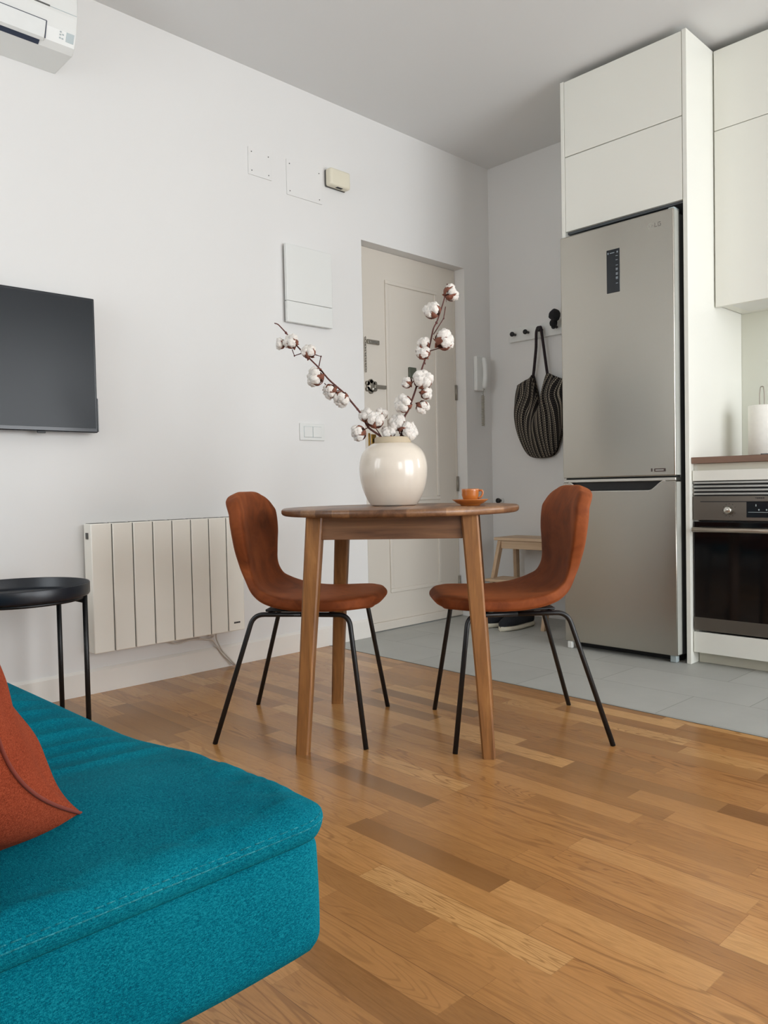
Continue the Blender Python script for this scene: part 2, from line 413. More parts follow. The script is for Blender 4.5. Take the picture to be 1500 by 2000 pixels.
# ------------------------------------------------------------------ room shell
YL, XE, XK, CZ = 3.053, 3.955, 3.905, 2.755
XS, YN = -.62, -1.92
DX0, DX1, DZ = 2.866, 3.71, 2.104
def border(y): return 2.492+.0263*y
# floors (split along the slightly skewed joint)
m = MB(); m.prism([(XS-.15, YN-.15), (border(YN-.15), YN-.15), (border(YL), YL), (XS-.15, YL)], 2, -.05, 0)
struct(m.build('floor', PARQ), 'oak strip parquet floor')
m = MB(); m.prism([(border(YN-.15)+.003, YN-.15), (XE+.15, YN-.15), (XE+.15, YL+.25), (2.6, YL+.25), (border(YL)+.003, YL)], 2, -.05, -.0005)
struct(m.build('floor_tiles', TILE), 'pale grey tiled floor of the entrance and kitchen')
m = MB(); m.prism([(border(YN), YN), (border(YN)+.004, YN), (border(YL)+.004, YL), (border(YL), YL)], 2, -.01, .0008)
struct(m.build('trim_1', DARKG), 'thin dark joint between parquet and tiles')
struct(bx(XS-.15, XE+.15, YN-.15, YL+.25, CZ, CZ+.1).build('ceiling', CEIL))
# left wall with the door opening
m = MB(); m.box(XS-.15, DX0, YL, YL+.25, 0, CZ); m.box(DX1, XE+.15, YL, YL+.25, 0, CZ); m.box(DX0, DX1, YL, YL+.25, DZ, CZ)
struct(m.build('wall_left', WALL))
struct(bx(XE, XE+.15, 2.0, YL, 0, CZ).build('wall_end', WALL))
# kitchen wall with a window
KY0, KY1, KZ0, KZ1 = -1.45, .40, .95, 2.3
m = MB(); m.box(XK, XE+.15, KY1, 2.0, 0, CZ); m.box(XK, XE+.15, YN-.15, KY0, 0, CZ); m.box(XK, XE+.15, KY0, KY1, 0, KZ0); m.box(XK, XE+.15, KY0, KY1, KZ1, CZ)
struct(m.build('wall_kitchen', SPLASH))
SY0, SY1, SZ0, SZ1 = 1.85, 2.85, .95, 2.2
m = MB(); m.box(XS-.15, XS, YN-.15, SY0, 0, CZ); m.box(XS-.15, XS, SY1, YL, 0, CZ); m.box(XS-.15, XS, SY0, SY1, 0, SZ0); m.box(XS-.15, XS, SY0, SY1, SZ1, CZ)
struct(m.build('wall_sofa', WALL))
BX0, BX1, BZ0, BZ1 = 1.45, 3.75, .05, 2.35
m = MB(); m.box(XS, -.25, YN-.15, YN, 0, CZ); m.box(.85, BX0, YN-.15, YN, 0, CZ); m.box(-.25, .85, YN-.15, YN, 0, .8); m.box(-.25, .85, YN-.15, YN, 2.2, CZ); m.box(BX1, XK, YN-.15, YN, 0, CZ); m.box(BX0, BX1, YN-.15, YN, 0, BZ0); m.box(BX0, BX1, YN-.15, YN, BZ1, CZ)
struct(m.build('wall_balcony', WALL))
def window(name, ax, c, a0, a1, z0, z1, nm):
    """ax 0: pane at x=c spanning y; ax 1: pane at y=c spanning x"""
    def bb(m, p0, p1, q0, q1, t):
        if ax == 0: m.box(c-t, c+t, p0, p1, q0, q1, .003)
        else: m.box(p0, p1, c-t, c+t, q0, q1, .003)
    f = MB(); b = .055
    bb(f, a0, a1, z0, z0+b, .03); bb(f, a0, a1, z1-b, z1, .03); bb(f, a0, a0+b, z0+b, z1-b, .03); bb(f, a1-b, a1, z0+b, z1-b, .03)
    bb(f, (a0+a1)/2-.045, (a0+a1)/2+.045, z0+b, z1-b, .03)
    root = struct(f.build(name, WHITEP), nm)
    g = MB(); bb(g, a0+b, a1-b, z0+b, z1-b, .003); g.build('pane', GLASS, root, world=False)
window('window_1', 0, XK+.08, KY0, KY1, KZ0, KZ1, 'white framed kitchen window')
window('window_2', 0, XS-.08, SY0, SY1, SZ0, SZ1, 'white framed window behind the sofa')
window('window_3', 1, YN-.08, BX0, BX1, BZ0, BZ1, 'white framed balcony window')
window('window_added_fill', 1, YN-.08, -.25, .85, .8, 2.2, 'unseen white framed window added for fill light')  # unseen window added to carry the extra fill light
# skirting
m = MB(); m.prism([(YL-.013, 0), (YL, 0), (YL, .098), (YL-.004, .098), (YL-.013, .088)], 0, XS, DX0-.0)
struct(m.build('baseboard_left', SKIRT))
m = MB(); m.prism([(YL-.013, 0), (YL, 0), (YL, .098), (YL-.004, .098), (YL-.013, .088)], 0, DX1, XE)
struct(m.build('baseboard_corner', SKIRT))

# ------------------------------------------------------------------ entrance door (its frame plane is set back in the wall)
YD = 3.128
m = bx(DX0+.001, DX1-.001, YD, YD+.045, .012, DZ-.001, .001)
door = struct(m.build('door_1', DOORW), 'cream panelled entrance door with chain and lock')
def moulding(x0, x1, z0, z1):
    m = MB(); t = .022
    for (a, b, c, d) in ((x0, x1, z0, z0+t), (x0, x1, z1-t, z1), (x0, x0+t, z0+t, z1-t), (x1-t, x1, z0+t, z1-t)):
        m.box(a, b, YD-.009, YD+.002, c, d, .004, 2)
    m.build('panel_moulding', DOORW, door, world=False)
moulding(3.105, 3.535, .718, 1.950); moulding(3.105, 3.535, .203, .61)
m = MB(); m.box(DX0+.001, DX1-.001, YD-.022, YD+.002, .004, .05, .004); m.build('bottom_rail', DOORW, door, world=False)
m = MB(); m.box(3.690, 3.694, YD-.002, YD+.001, .05, DZ-.03); m.box(2.936, 2.9405, YD-.002, YD+.001, .05, DZ-.06); m.build('edge_gap', DOORW, door, world=False)
for z in (1.365, .81, .20):
    MB().cyl((3.698, YD-.006), .0075, z-.045, z+.045, 'z', 12).build('hinge', CHROME, door, world=False)
# security lock: ornate plate with bolt bar
m = MB()
for (dx, dz, r) in ((0, 0, .033), (0, .026, .012), (0, -.028, .014), (.026, .014, .013), (-.022, .014, .013), (.026, -.016, .013), (-.022, -.018, .013)):
    m.cyl((2.981+dx*1.15, 1.352+dz), r, YD-.012, YD, 'y', 20)
m.box(3.0, 3.092, YD-.018, YD, 1.341, 1.361, .003)
m.build('bolt_lock', CHROME, door, world=False, label='ornate nickel bolt lock')
m = MB(); m.cyl((2.981, 1.334), .009, YD-.03, YD-.01, 'y', 16); m.build('lock_knob', SILVER, door, world=False)
m = MB(); m.box(2.960, 3.050, YD-.012, YD, 1.581, 1.605, .003); ch = m.build('chain_plate', CHROME, door, world=False, label='nickel door chain plate')
m = MB(); m.box(2.978, 3.03, YD-.014, YD-.011, 1.589, 1.597, .001); m.build('slot', SILVER, ch, world=False)
m = MB()
for k in range(13):
    z = 1.606-k*.0145; x = 2.942
    pts = [(x+.006*math.cos(a)*(1 if k % 2 else .4), YD-.012+.006*math.cos(a)*(.3 if k % 2 else 1), z+.0095*math.sin(a)) for a in [2*PI*i/10 for i in range(11)]]
    m.tube(pts, .0017, 5, False)
m.build('door_chain', CHROME, door, world=False)
m = MB(); m.box(3.283, 3.342, YD-.014, YD, 1.420, 1.483, .004); m.build('peephole_cover', plain('olive_grey_plate', (84, 88, 74), .4), door, world=False)
m = MB(); m.box(2.958, 2.970, YD-.006, YD, 1.0, 1.095, .002); m.box(2.978, 3.014, YD-.006, YD, 1.02, 1.09, .002); m.build('lock_plate', BRASS, door, world=False)
m = MB(); m.cyl((2.997, 1.055), .01, YD-.03, YD-.004, 'y', 16); m.build('keyhole', DARK, door, world=False)

# ------------------------------------------------------------------ things on the left wall
# air conditioner
t = thing('air_conditioner', 'white split air conditioner high on the wall above the television', 'air conditioner', (.93, YL, 2.41))
prof = [(YL-.001, 2.409), (2.893, 2.411), (2.870, 2.428), (2.852, 2.468), (2.841, 2.52), (2.836, 2.573), (2.836, 2.66), (2.86, 2.70), (YL-.001, 2.702)]
MB().prism(prof, 0, .49, 1.275, .004).build('housing', WHITEP, t)
MB().prism([(2.8790, 2.4225), (2.8715, 2.4285), (2.8490, 2.478), (2.8445, 2.477), (2.8660, 2.4275), (2.8755, 2.4195)], 0, .50, 1.163, .002).build('louvre_flap', plain('conditioner_panel', (214, 215, 212), .35), t)
m = MB(); m.prism([(2.893, 2.4125), (2.892, 2.4095), (2.8775, 2.4195), (2.8785, 2.4235)], 0, .50, 1.150)
m.prism([(2.8705, 2.43), (2.8665, 2.427), (2.8470, 2.480), (2.8500, 2.480)], 0, 1.1635, 1.167)
m.prism([(2.8500, 2.4775), (2.8450, 2.4775), (2.8442, 2.4798), (2.8500, 2.4798)], 0, .50, 1.165)
m.build('outlet_slot', plain('slot_slate', (44, 54, 72), .5), t)
m = MB(); m.prism([(2.8405, 2.530), (2.8380, 2.530), (2.8372, 2.5345), (2.8405, 2.5345)], 0, .50, 1.175); m.build('grille_gap', DARKG, t)
m = MB(); m.prism([(2.8405, 2.5310), (2.8384, 2.5310), (2.8380, 2.5322), (2.8405, 2.5322)], 0, 1.175, 1.272); m.build('panel_line', GREYP, t)
m = MB(); m.prism([(2.868, 2.440), (2.8632, 2.440), (2.8508, 2.468), (2.855, 2.468)], 0, 1.238, 1.266); m.build('badge', GREYP, t)
m = MB()
for z_, dx in ((2.464, 0), (2.4555, 0), (2.446, 0), (2.4575, .009), (2.4455, .009)):
    y_ = 2.852+(2.468-z_)*.45; m.box(1.214+dx, 1.220+dx, y_-.0014, y_+.006, z_-.002, z_+.002)
m.build('mode_icons', GREYP, t)
# television
t = thing('television', 'black flat television mounted on the white wall', 'television', (.90, YL, 1.29))
bx(.43, 1.372, YL-.062, YL-.03, 1.035, 1.557, .004).build('casing', BEZEL, t)
bx(.439, 1.363, YL-.0635, YL-.060, 1.052, 1.547, .0005).build('screen', TVS, t)
bx(.55, 1.2, YL-.032, YL-.002, 1.05, 1.4, .01).build('wall_bracket', BLACKP, t)
bx(1.371, 1.378, YL-.055, YL-.03, 1.04, 1.17, .001).build('side_strip', BEZEL, t)
bx(1.371, 1.376, YL-.05, YL-.03, 1.17, 1.54, .001).build('side_trim', CHROME, t)
bx(1.14, 1.17, YL-.058, YL-.05, 1.028, 1.037, .001).build('sensor', BLACKP, t)
# radiator
RX0, RX1, RZ0, RZ1 = 1.315, 2.018, .172, .68
t = thing('radiator', 'cream electric radiator with flat vertical sections on the wall', 'radiator', (1.67, YL, .17))
bx(RX0+.006, RX1-.006, YL-.07, YL-.02, RZ0+.006, RZ1-.006, .004).build('body', RAD, t)
n = 8; wS = (RX1-RX0)/n
for k in range(n):
    bx(RX0+k*wS+.002, RX0+(k+1)*wS-.002, YL-.088, YL-.022, RZ0, RZ1, .004).build('section', RAD, t)
for k in range(n-1):
    bx(RX0+(k+1)*wS-.0021, RX0+(k+1)*wS+.0021, YL-.084, YL-.04, RZ0+.004, RZ1-.003).build('groove', DARKG, t)
m = MB()
for k in range(n): m.box(RX0+k*wS+.008, RX0+(k+1)*wS-.008, YL-.08, YL-.03, RZ1-.001, RZ1+.0012)
m.build('top_grille', DARKG, t)
m = MB()
for k in range(5): m.box(1.958+k*.0065, 1.963+k*.0065, YL-.0892, YL-.086, .205, .2125)
m.build('badge', DARK, t)
m = MB(); m.box(RX0-.001, RX0+.001, YL-.065, YL-.045, .62, .645); m.build('side_screw', DARKG, t)
bx(1.45, 1.5, YL-.025, YL-.001, .25, .6).build('bracket', DARKG, t); bx(1.85, 1.9, YL-.025, YL-.001, .25, .6).build('bracket', DARKG, t)
m = MB(); m.tube(fillet([(1.66, YL-.03, .168), (1.70, YL-.035, .146), (1.78, YL-.03, .155), (1.87, YL-.02, .14), (1.89, YL-.035, .155), (1.86, YL-.03, .16)], .03), .0035, 8)
m.tube(fillet([(1.80, YL-.028, .165), (1.84, YL-.02, .142), (1.885, YL-.02, .138), (1.93, YL-.02, .07), (1.985, YL-.035, .006)], .02), .0035, 8)
m.tube(fillet([(1.90, YL-.03, .16), (1.905, YL-.022, .135), (1.935, YL-.02, .08), (1.99, YL-.04, .008)], .02), .0035, 8)
m.build('power_cord', plain('cord_grey', (206, 200, 192), .5), t)
# fuse box
t = thing('fuse_box', 'white rectangular fuse box on the wall left of the door', 'fuse box', (2.48, YL, 1.6))
bx(2.352, 2.618, YL-.018, YL-.001, 1.612, 1.968, .002).build('housing', DARKG, t)
bx(2.342, 2.628, YL-.034, YL-.014, 1.705, 1.976, .003).build('lid', WHITEP, t)
bx(2.342, 2.628, YL-.034, YL-.014, 1.603, 1.7035, .003).build('lower_cover', WHITEP, t)
# access panels
def access(x0, x1, z0, z1, lab):
    t = thing('access_cover', lab, 'cover', ((x0+x1)/2, YL, z0), group='access covers')
    bx(x0, x1, YL-.005, YL-.0005, z0, z1, .001).build('plate', WALL, t)
    for x in (x0+.018, x1-.018):
        for z in (z0+.02, z1-.02): MB().cyl((x, z), .0028, YL-.0062, YL-.004, 'y', 10).build('screw', DARKG, t)
access(2.158, 2.29, 2.262, 2.388, 'smaller square cover plate screwed flush to the wall')
access(2.379, 2.60, 2.222, 2.392, 'larger square cover plate screwed to the wall beside the door chime')
# chime
t = thing('door_chime', 'cream plastic door chime box high on the wall', 'door chime', (2.69, YL, 2.32))
bx(2.622, 2.752, YL-.012, YL-.001, 2.318, 2.402, .004).build('backplate', DARKG, t)
bx(2.618, 2.752, YL-.055, YL-.01, 2.317, 2.403, .011, seg=3).build('cover', CREAMP, t)
bx(2.668, 2.706, YL-.045, YL-.028, 2.3155, 2.319, .001).build('sounder_slot', DARK, t)
# switch
t = thing('light_switch', 'white double light switch on the wall above the table', 'switch', (2.5, YL, 1.04))
bx(2.422, 2.578, YL-.009, YL-.0005, 1.038, 1.122, .003).build('plate', WHITEP, t)
m = MB(); m.box(2.444, 2.556, YL-.0096, YL-.006, 1.0525, 1.1075, .001); m.build('inner_frame', GREYP, t)
for a, b in ((2.446, 2.498), (2.502, 2.554)): bx(a, b, YL-.0125, YL-.006, 1.054, 1.106, .002).build('rocker', WHITEP, t)
# intercom
t = thing('intercom', 'white wall intercom phone between the door and the corner', 'intercom', (3.825, YL, 1.38))
bx(3.782, 3.872, YL-.028, YL-.001, 1.375, 1.585, .006).build('base', WHITEP, t)
m = MB(); P = []
for i in range(15):
    q = i/14; z = 1.39+q*.188; d = .036+.010*math.sin(q*PI)+(.0 if q < .16 or q > .84 else 0); P.append((3.842, YL-d, z))
m.tube(P, .014, 12, True, [.011 if i in (0, 14) else .016 for i in range(15)]); m.build('handset', WHITEP, t)
P = [(3.848, YL-.03, 1.388), (3.842, YL-.025, 1.36)]
for i in range(180):
    a = i*2*PI/9; z = 1.35-i*.00105; P.append((3.846+.009*math.cos(a), YL-.02+.009*math.sin(a), z))
MB().tube(P, .0022, 5).build('coiled_cord', plain('cord_beige', (170, 164, 148), .5), t)
# door stop on the end wall
t = thing('door_stop', 'small black rubber door stop on the end wall', 'door stop', (XE, 2.985, .70))
MB().cyl((2.985, .70), .02, XE-.012, XE-.0005, 'x', 20, .003).build('base', WHITEP, t)
MB().lathe([(0, -.045), (.012, -.045), (.016, -.04), (.016, -.03), (.009, -.024), (.009, -.01)], 20, (2.985, .70), XE, 'x').build('bumper', BLACKP, t)

# ------------------------------------------------------------------ coat rail, bag, cap
t = thing('coat_rail', 'white wooden coat rail with black pegs on the end wall', 'coat rail', (XE, 2.6, 1.66))
bx(XE-.02, XE-.0005, 2.16, 2.895, 1.66, 1.742, .002).build('board', WHITEP, t)
PEGY = (2.847, 2.752, 2.655, 2.555, 2.455, 2.355, 2.255)
for y in PEGY:
    MB().lathe([(0, -.062), (.011, -.062), (.0145, -.056), (.0145, -.05), (.008, -.042), (.0075, -.02)], 20, (y, 1.702), XE, 'x').build('peg', BLACKP, t)
# plaid bag
bag = thing('shoulder_bag', 'black and cream checked cloth bag hanging from the coat rail', 'bag', (3.9, 2.68, .95))
def bag_sheet(front):
    NU, NV = 49, 37; P = []; UV = []
    for i in range(NU):
        u = -1+2*i/(NU-1); au = abs(u); row = []; ur = []
        top = 1.448-.055*((au-.30)/.70)**.8 if au > .30 else 1.448-((.30-au)/.30)*.21
        for j in range(NV):
            v = j/(NV-1)                       # 0 top, 1 bottom
            bot = .950+.03*au**2+.13*au**6
            z = top+(bot-top)*v
            wd = .170*(1+.05*math.sin(PI*min(1, v*1.1)))*(1-.16*v**7)
            pinch = math.exp(-((z-1.30)/.05)**2)*.10
            y = 2.664+u*(wd-.004)*(1-pinch*(1-au))
            th = (1-au**4)**.5*(.03+.97*math.sin(PI*min(1, .005+v*.995))**.75)
            fold = .010*math.sin(u*16*(1.25-v*.55)+1.3)*(1-v)**.4*math.sin(PI*min(v*1.3+.1, 1))+.006*math.sin(u*9+v*7)
            x = 3.932-(.012+.085*th+(fold*(1-au**4)))*1.0 if front else 3.938
            row.append((x, y, z))
            su = u*(1+.75*math.exp(-((v-.20)/.22)**2)*(1-au))
            ur.append((.5+.5*su, 1-v))
        P.append(row); UV.append(ur)
    return P, UV
m = MB(); uvl = m.b.loops.layers.uv.new('UVMap'); uvm = {}
for fr in (True, False):
    P, UV = bag_sheet(fr); V = m.grid(P)
    for i in range(len(V)):
        for j in range(len(V[0])): uvm[V[i][j]] = UV[i][j]
for f in m.b.faces:
    for lp in f.loops: lp[uvl].uv = uvm[lp.vert]
bag_body = m.build('bag_body', PLAID, bag)
m = MB()
for s_ in (1, -1):
    P = [(3.905, 2.655, 1.712), (3.905, 2.655+s_*.010, 1.715), (3.905, 2.658+s_*.018, 1.69), (3.912, 2.657+s_*.026, 1.60), (3.920, 2.662+s_*.044, 1.47), (3.922, 2.664+s_*.052, 1.425)]
    m.tube(fillet(P, .02, 3), .0085, 8)
m.build('strap', STRAP, bag)
# cap
t = thing('beanie', 'black cap hanging on a peg beside the refrigerator', 'cap', (3.90, 2.545, 1.69))
m = MB(); m.blob((3.885, 2.535, 1.762), (.030, .034, .036), 3, .14, 2, 3); m.blob((3.887, 2.545, 1.718), (.024, .022, .026), 2, .2, 3, 5); m.build('cap_body', GREYCAP, t)

# ------------------------------------------------------------------ step stool
t = thing('step_stool', 'pale birch two step stool against the end wall', 'step stool', (3.75, 2.64, 0))
bx(3.70, 3.925, 2.42, 2.855, .472, .49, .003).build('top_step', BIRY, t)
bx(3.585, 3.76, 2.445, 2.835, .242, .258, .003).build('lower_step', BIRY, t)
def slant(m, a, b, wx, wy):
    """square bar from foot a to head b"""
    A = [m.v((a[0]+dx, a[1]+dy, a[2])) for dx, dy in ((-wx, -wy), (wx, -wy), (wx, wy), (-wx, wy))]
    B = [m.v((b[0]+dx, b[1]+dy, b[2])) for dx, dy in ((-wx, -wy), (wx, -wy), (wx, wy), (-wx, wy))]
    m.face(A[::-1]); m.face(B)
    for i in range(4): m.face([A[i], A[(i+1) % 4], B[(i+1) % 4], B[i]])
for y in (2.437, 2.838):
    yi = 2.455 if y < 2.6 else 2.82
    m = MB(); slant(m, (3.588, y, 0), (3.722, yi, .471), .016, .011); m.build('leg', BIRZ, t)
    m = MB(); slant(m, (3.905, y, 0), (3.87, yi, .471), .016, .011); m.build('leg', BIRZ, t)
    m = MB(); m.box(3.66, 3.89, yi-.009, yi+.009, .20, .24, .002); m.build('side_rail', BIRX, t)
for x in (3.718, 3.89): bx(x-.009, x+.009, 2.466, 2.809, .425, .471, .002).build('apron', BIRY, t)
# sneakers
def sneaker(loc, rot, label):
    t = thing('sneaker', label, 'shoe', loc, rot, 'black sneakers beside the stool')
    # local: toe at +x, length .29
    def half(x):
        q = (x+.145)/.29
        return .040*(1-abs(2*q-1)**3.0)**.5*(1+.22*math.sin(PI*min(1, max(0, (q-.35)/.65)))) + .004
    def sheet(z0, z1, hs, top):
        P = []; n = 26
        for i in range(n):
            x = -.145+.29*i/(n-1); r = []
            for k in range(16):
                a = 2*PI*k/16; c, s_ = math.cos(a), math.sin(a); h = half(x)*hs
                zt = z1 if not top else z0+max(.02, top(x))
                zc = (z0+zt)/2; zh = (zt-z0)/2
                r.append((x, h*math.copysign(abs(c)**.6, c)*(1-.35*max(0, s_) if top else 1), zc+zh*math.copysign(abs(s_)**.6, s_)))
            r.append(r[0]); P.append(r)
        m = MB(); V = m.grid([[p for p in row] for row in P]); m.face([V[0][k] for k in range(16)][::-1]); m.face([V[-1][k] for k in range(16)]); return m
    sheet(0, .028, 1.0, None).build('sole', SOLE, t, world=False, merge=True)
    def top(x):
        q = (x+.145)/.29
        return .088-.012*math.sin(PI*min(1, q/.35)) if q < .35 else .088-.055*((q-.35)/.65)**1.1
    sheet(.02, .1, .92, top).build('upper', SHOE, t, world=False, merge=True)
    m = MB()
    for i in range(4): m.tube([(.0+i*.018, -.018, .082-i*.008), (.006+i*.018, 0, .090-i*.009), (.0+i*.018, .018, .082-i*.008)], .003, 6)
    m.build('laces', SHOE, t, world=False)
    return t
sneaker((3.567, 2.60, 0), math.radians(178), 'black sneaker with a white sole nearer the refrigerator')
sneaker((3.60, 2.715, 0), math.radians(172), 'black sneaker with a white sole behind the table leg')

# ------------------------------------------------------------------ refrigerator
FX, FY0, FY1 = 3.29, 1.547, 2.112
t = thing('refrigerator', 'tall stainless steel two door refrigerator', 'refrigerator', (3.6, 1.83, 0))
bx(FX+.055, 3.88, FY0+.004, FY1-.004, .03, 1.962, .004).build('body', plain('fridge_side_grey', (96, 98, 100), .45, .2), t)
for z0, z1 in ((.826, 1.968), (.038, .796)): bx(FX+.006, FX+.049, FY0-.0012, FY0+.004, z0, z1, .0005).build('lit_edge_strip', plain('lit_edge_grey', (176, 177, 170), .4), t)  # added pale strip: light on the steel door side put into its colour
ud = bx(FX, FX+.05, FY0, FY1, .822, 1.972, .006, seg=3).build('upper_door', STEEL, t)
bx(FX-.0015, FX+.004, 1.80, 1.866, 1.662, 1.858, .002).build('control_panel', DISP, ud)
m = MB(); icon = [(1.825, .0025), (1.807, .0025), (1.783, .0025), (1.768, .004), (1.762, .003), (1.748, .003), (1.742, .004), (1.728, .005), (1.722, .003), (1.702, .0025)]
for z, h in icon: m.box(FX-.0021, FX-.001, 1.809, 1.819, z-h/2, z+h/2)
for y in (1.857, 1.811): m.box(FX-.0021, FX-.001, y-.003, y+.003, 1.838, 1.846)
m.box(FX-.0021, FX-.001, 1.826, 1.848, 1.840, 1.8435)
m.build('panel_print', plain('panel_print', (150, 158, 166), .5), ud)
# round emblem with the letters LG beside it
m = MB(); n = 24
for k in range(n):
    a0, a1 = 2*PI*k/n, 2*PI*(k+1)/n
    if 1.5 < k < 5: continue
    m.prism([(1.652-r*math.cos(a), 1.918+r*math.sin(a)) for r, a in ((.010, a0), (.012, a0), (.012, a1), (.010, a1))], 0, FX-.001, FX+.001)
m.box(FX-.001, FX+.001, 1.6405, 1.650, 1.9165, 1.9185); m.box(FX-.001, FX+.001, 1.651, 1.653, 1.911, 1.925); m.cyl((1.656, 1.922), .0018, FX-.001, FX+.001, 'x', 10)
m.build('emblem', SILVER, ud)
m = MB(); x0, x1 = FX-.001, FX+.001
m.box(x0, x1, 1.630, 1.6325, 1.908, 1.926); m.box(x0, x1, 1.621, 1.630, 1.908, 1.9105)
m.box(x0, x1, 1.615, 1.6175, 1.910, 1.924); m.box(x0, x1, 1.605, 1.615, 1.908, 1.9105); m.box(x0, x1, 1.605, 1.615, 1.9235, 1.926); m.box(x0, x1, 1.6035, 1.606, 1.909, 1.9175); m.box(x0, x1, 1.6035, 1.610, 1.9155, 1.9175)
m.build('brand_lettering', plain('emblem_grey', (140, 136, 130), .4, .6), ud)
m = MB(); m.box(FX-.001, FX+.001, 1.592, 1.645, .842, .856, .0004); m.box(FX-.001, FX+.001, 1.653, 1.66, .843, .857, .0004); bd = m.build('feature_badge', plain('badge_dark', (74, 60, 56), .4), ud)
m = MB()
for k in range(7): m.box(FX-.0014, FX-.0008, 1.634-k*.0055, 1.638-k*.0055, .8465, .8515)
m.build('badge_print', SILVER, bd)
# lower door with scooped handle recess
ztop = .800; zc = .756
arc = lambda y0, y1, n=8: [(y0+(y1-y0)*i/n, zc+(ztop-zc)*(.5-.5*math.cos(PI*i/n))) for i in range(n+1)]
poly = [(FY0, .034), (FY1, .034), (FY1, ztop), (2.085, ztop)]
poly += [(2.085-(.075)*i/8, ztop-(ztop-zc)*(.5-.5*math.cos(PI*i/8))) for i in range(1, 9)]
poly += arc(1.675, 1.595)
poly += [(FY0, ztop)]
MB().prism(poly, 0, FX, FX+.05, .004).build('lower_door', STEEL, t)
m = MB(); rim = [(2.085-(.075)*i/8, ztop-(ztop-zc)*(.5-.5*math.cos(PI*i/8))) for i in range(0, 9)]+arc(1.675, 1.595)
m.tube([(FX+.004, y, z+.001) for y, z in rim], .0045, 8); m.build('handle_rim', SILVER, t)
bx(FX+.02, FX+.052, FY0+.006, FY1-.006, .74, .825).build('handle_recess', DARK, t)
bx(FX+.004, FX+.05, FY0+.002, FY1-.002, .801, .816, .003).build('door_divider', SILVER, t)
m = MB(); m.cyl((FX+.02, 2.095), .007, .795, .828, 'z', 12); m.build('hinge', BLACKP, t)
bx(FX+.0, FX+.02, 2.075, 2.10, .0, .034, .004).build('foot', WHITEP, t); bx(FX+.02, FX+.05, 1.56, 1.59, .0, .034, .004).build('foot', GREYP, t)
bx(FX+.075, FX+.1, FY0+.02, FY1-.02, .0, .032).build('plinth_grille', BLACKP, t)
bx(FX+.02, FX+.07, 1.553, 1.58, 1.963, 1.982, .003).build('hinge_cover', GREYP, t)

# ------------------------------------------------------------------ tall cabinet round the refrigerator
CX = 3.3272
t = thing('tall_cabinet', 'white tall kitchen cabinet with flap doors above the refrigerator', 'cabinet', (3.6, 1.8, 0))
bx(CX, XK-.001, 1.502, 1.5215, 0, 2.722, .0015).build('side_panel', LACQ, t)
bx(CX, XE-.05, 2.105, 2.124, 1.975, 2.722, .0015).build('side_panel', LACQ, t)
bx(CX+.022, XE-.05, 1.522, 2.105, 2.0, 2.02).build('bottom_shelf', plain('shelf_shade_grey', (92, 96, 100), .6), t)  # shade of the gap above the refrigerator is put into the shelf colour
bx(CX+.03, XE-.05, 1.522, 2.105, 2.021, 2.70).build('carcass', LACQE, t)
for z0, z1 in ((2.008, 2.360), (2.364, 2.718)): bx(CX+.001, CX+.02, 1.524, 2.103, z0, z1, .0015).build('door', LACQ, t)
bx(CX+.16, XE-.06, 1.60, 2.115, 2.722, CZ-.001).build('top_filler', LACQE, t)
# wall cabinets
WX = 3.591
def wallcab(y0, y1, lab):
    t = thing('wall_cabinet', lab, 'cabinet', (3.75, (y0+y1)/2, 1.58), group='wall cabinets over the worktop')
    bx(WX+.021, XK-.001, y0+.001, y1-.001, 1.592, 2.70, .001).build('carcass', LACQ, t)
    for z0, z1 in ((1.58, 2.361), (2.364, 2.716)): bx(WX, WX+.019, y0+.0015, y1-.0015, z0, z1, .0015).build('door', LACQ, t)
    bx(WX+.12, XK-.001, y0+.001, y1-.001, 2.70, CZ-.002).build('top_filler', LACQE, t)
    bx(WX+.06, XK-.06, y0+.05, y1-.05, 1.589, 1.593).build('underside_panel', WHITEP, t)
wallcab(.90, 1.497, 'white handleless wall cabinet next to the tall cabinet')
wallcab(.42, .90, 'white handleless wall cabinet further along from the tall cabinet')
# worktop
o = bx(3.342, XK-.001, .42, 1.5005, .872, .8995, .0015).build('worktop', WORK, None, loc=(3.62, .96, .872)); tag(o, 'thin walnut brown kitchen worktop above the oven', 'worktop')
# base unit housing the oven
t = thing('oven_cabinet', 'white base cabinet that holds the built in oven', 'cabinet', (3.62, 1.2, 0))
m = MB(); m.box(3.37, XK-.001, 1.483, 1.5005, .10, .871); m.box(3.37, XK-.001, .90, .917, .10, .871); m.box(3.88, XK-.001, .917, 1.483, .10, .871); m.box(3.37, 3.87, .917, 1.483, .10, .128)
m.build('carcass', LACQ, t)
bx(3.365, 3.385, .917, 1.483, .838, .871).build('grip_rail', LACQE, t)
bx(3.346, 3.365, .902, 1.4985, .797, .842, .0015).build('filler_strip', LACQ, t)
bx(3.346, 3.366, .902, 1.4985, .052, .142, .0015).build('drawer_front', LACQ, t)
bx(3.40, 3.415, .902, 1.4985, 0, .10, .001).build('plinth', LACQE, t)
m = MB(); m.box(3.36, 3.38, .905, 1.4955, .728, .796); m.build('vent_backing', DARK, t)
for k, z in enumerate((.789, .773, .757, .741)): bx(3.348, 3.362, .905, 1.4955, z-.0045, z+.0045, .0015).build('vent_slat', VENT, t)
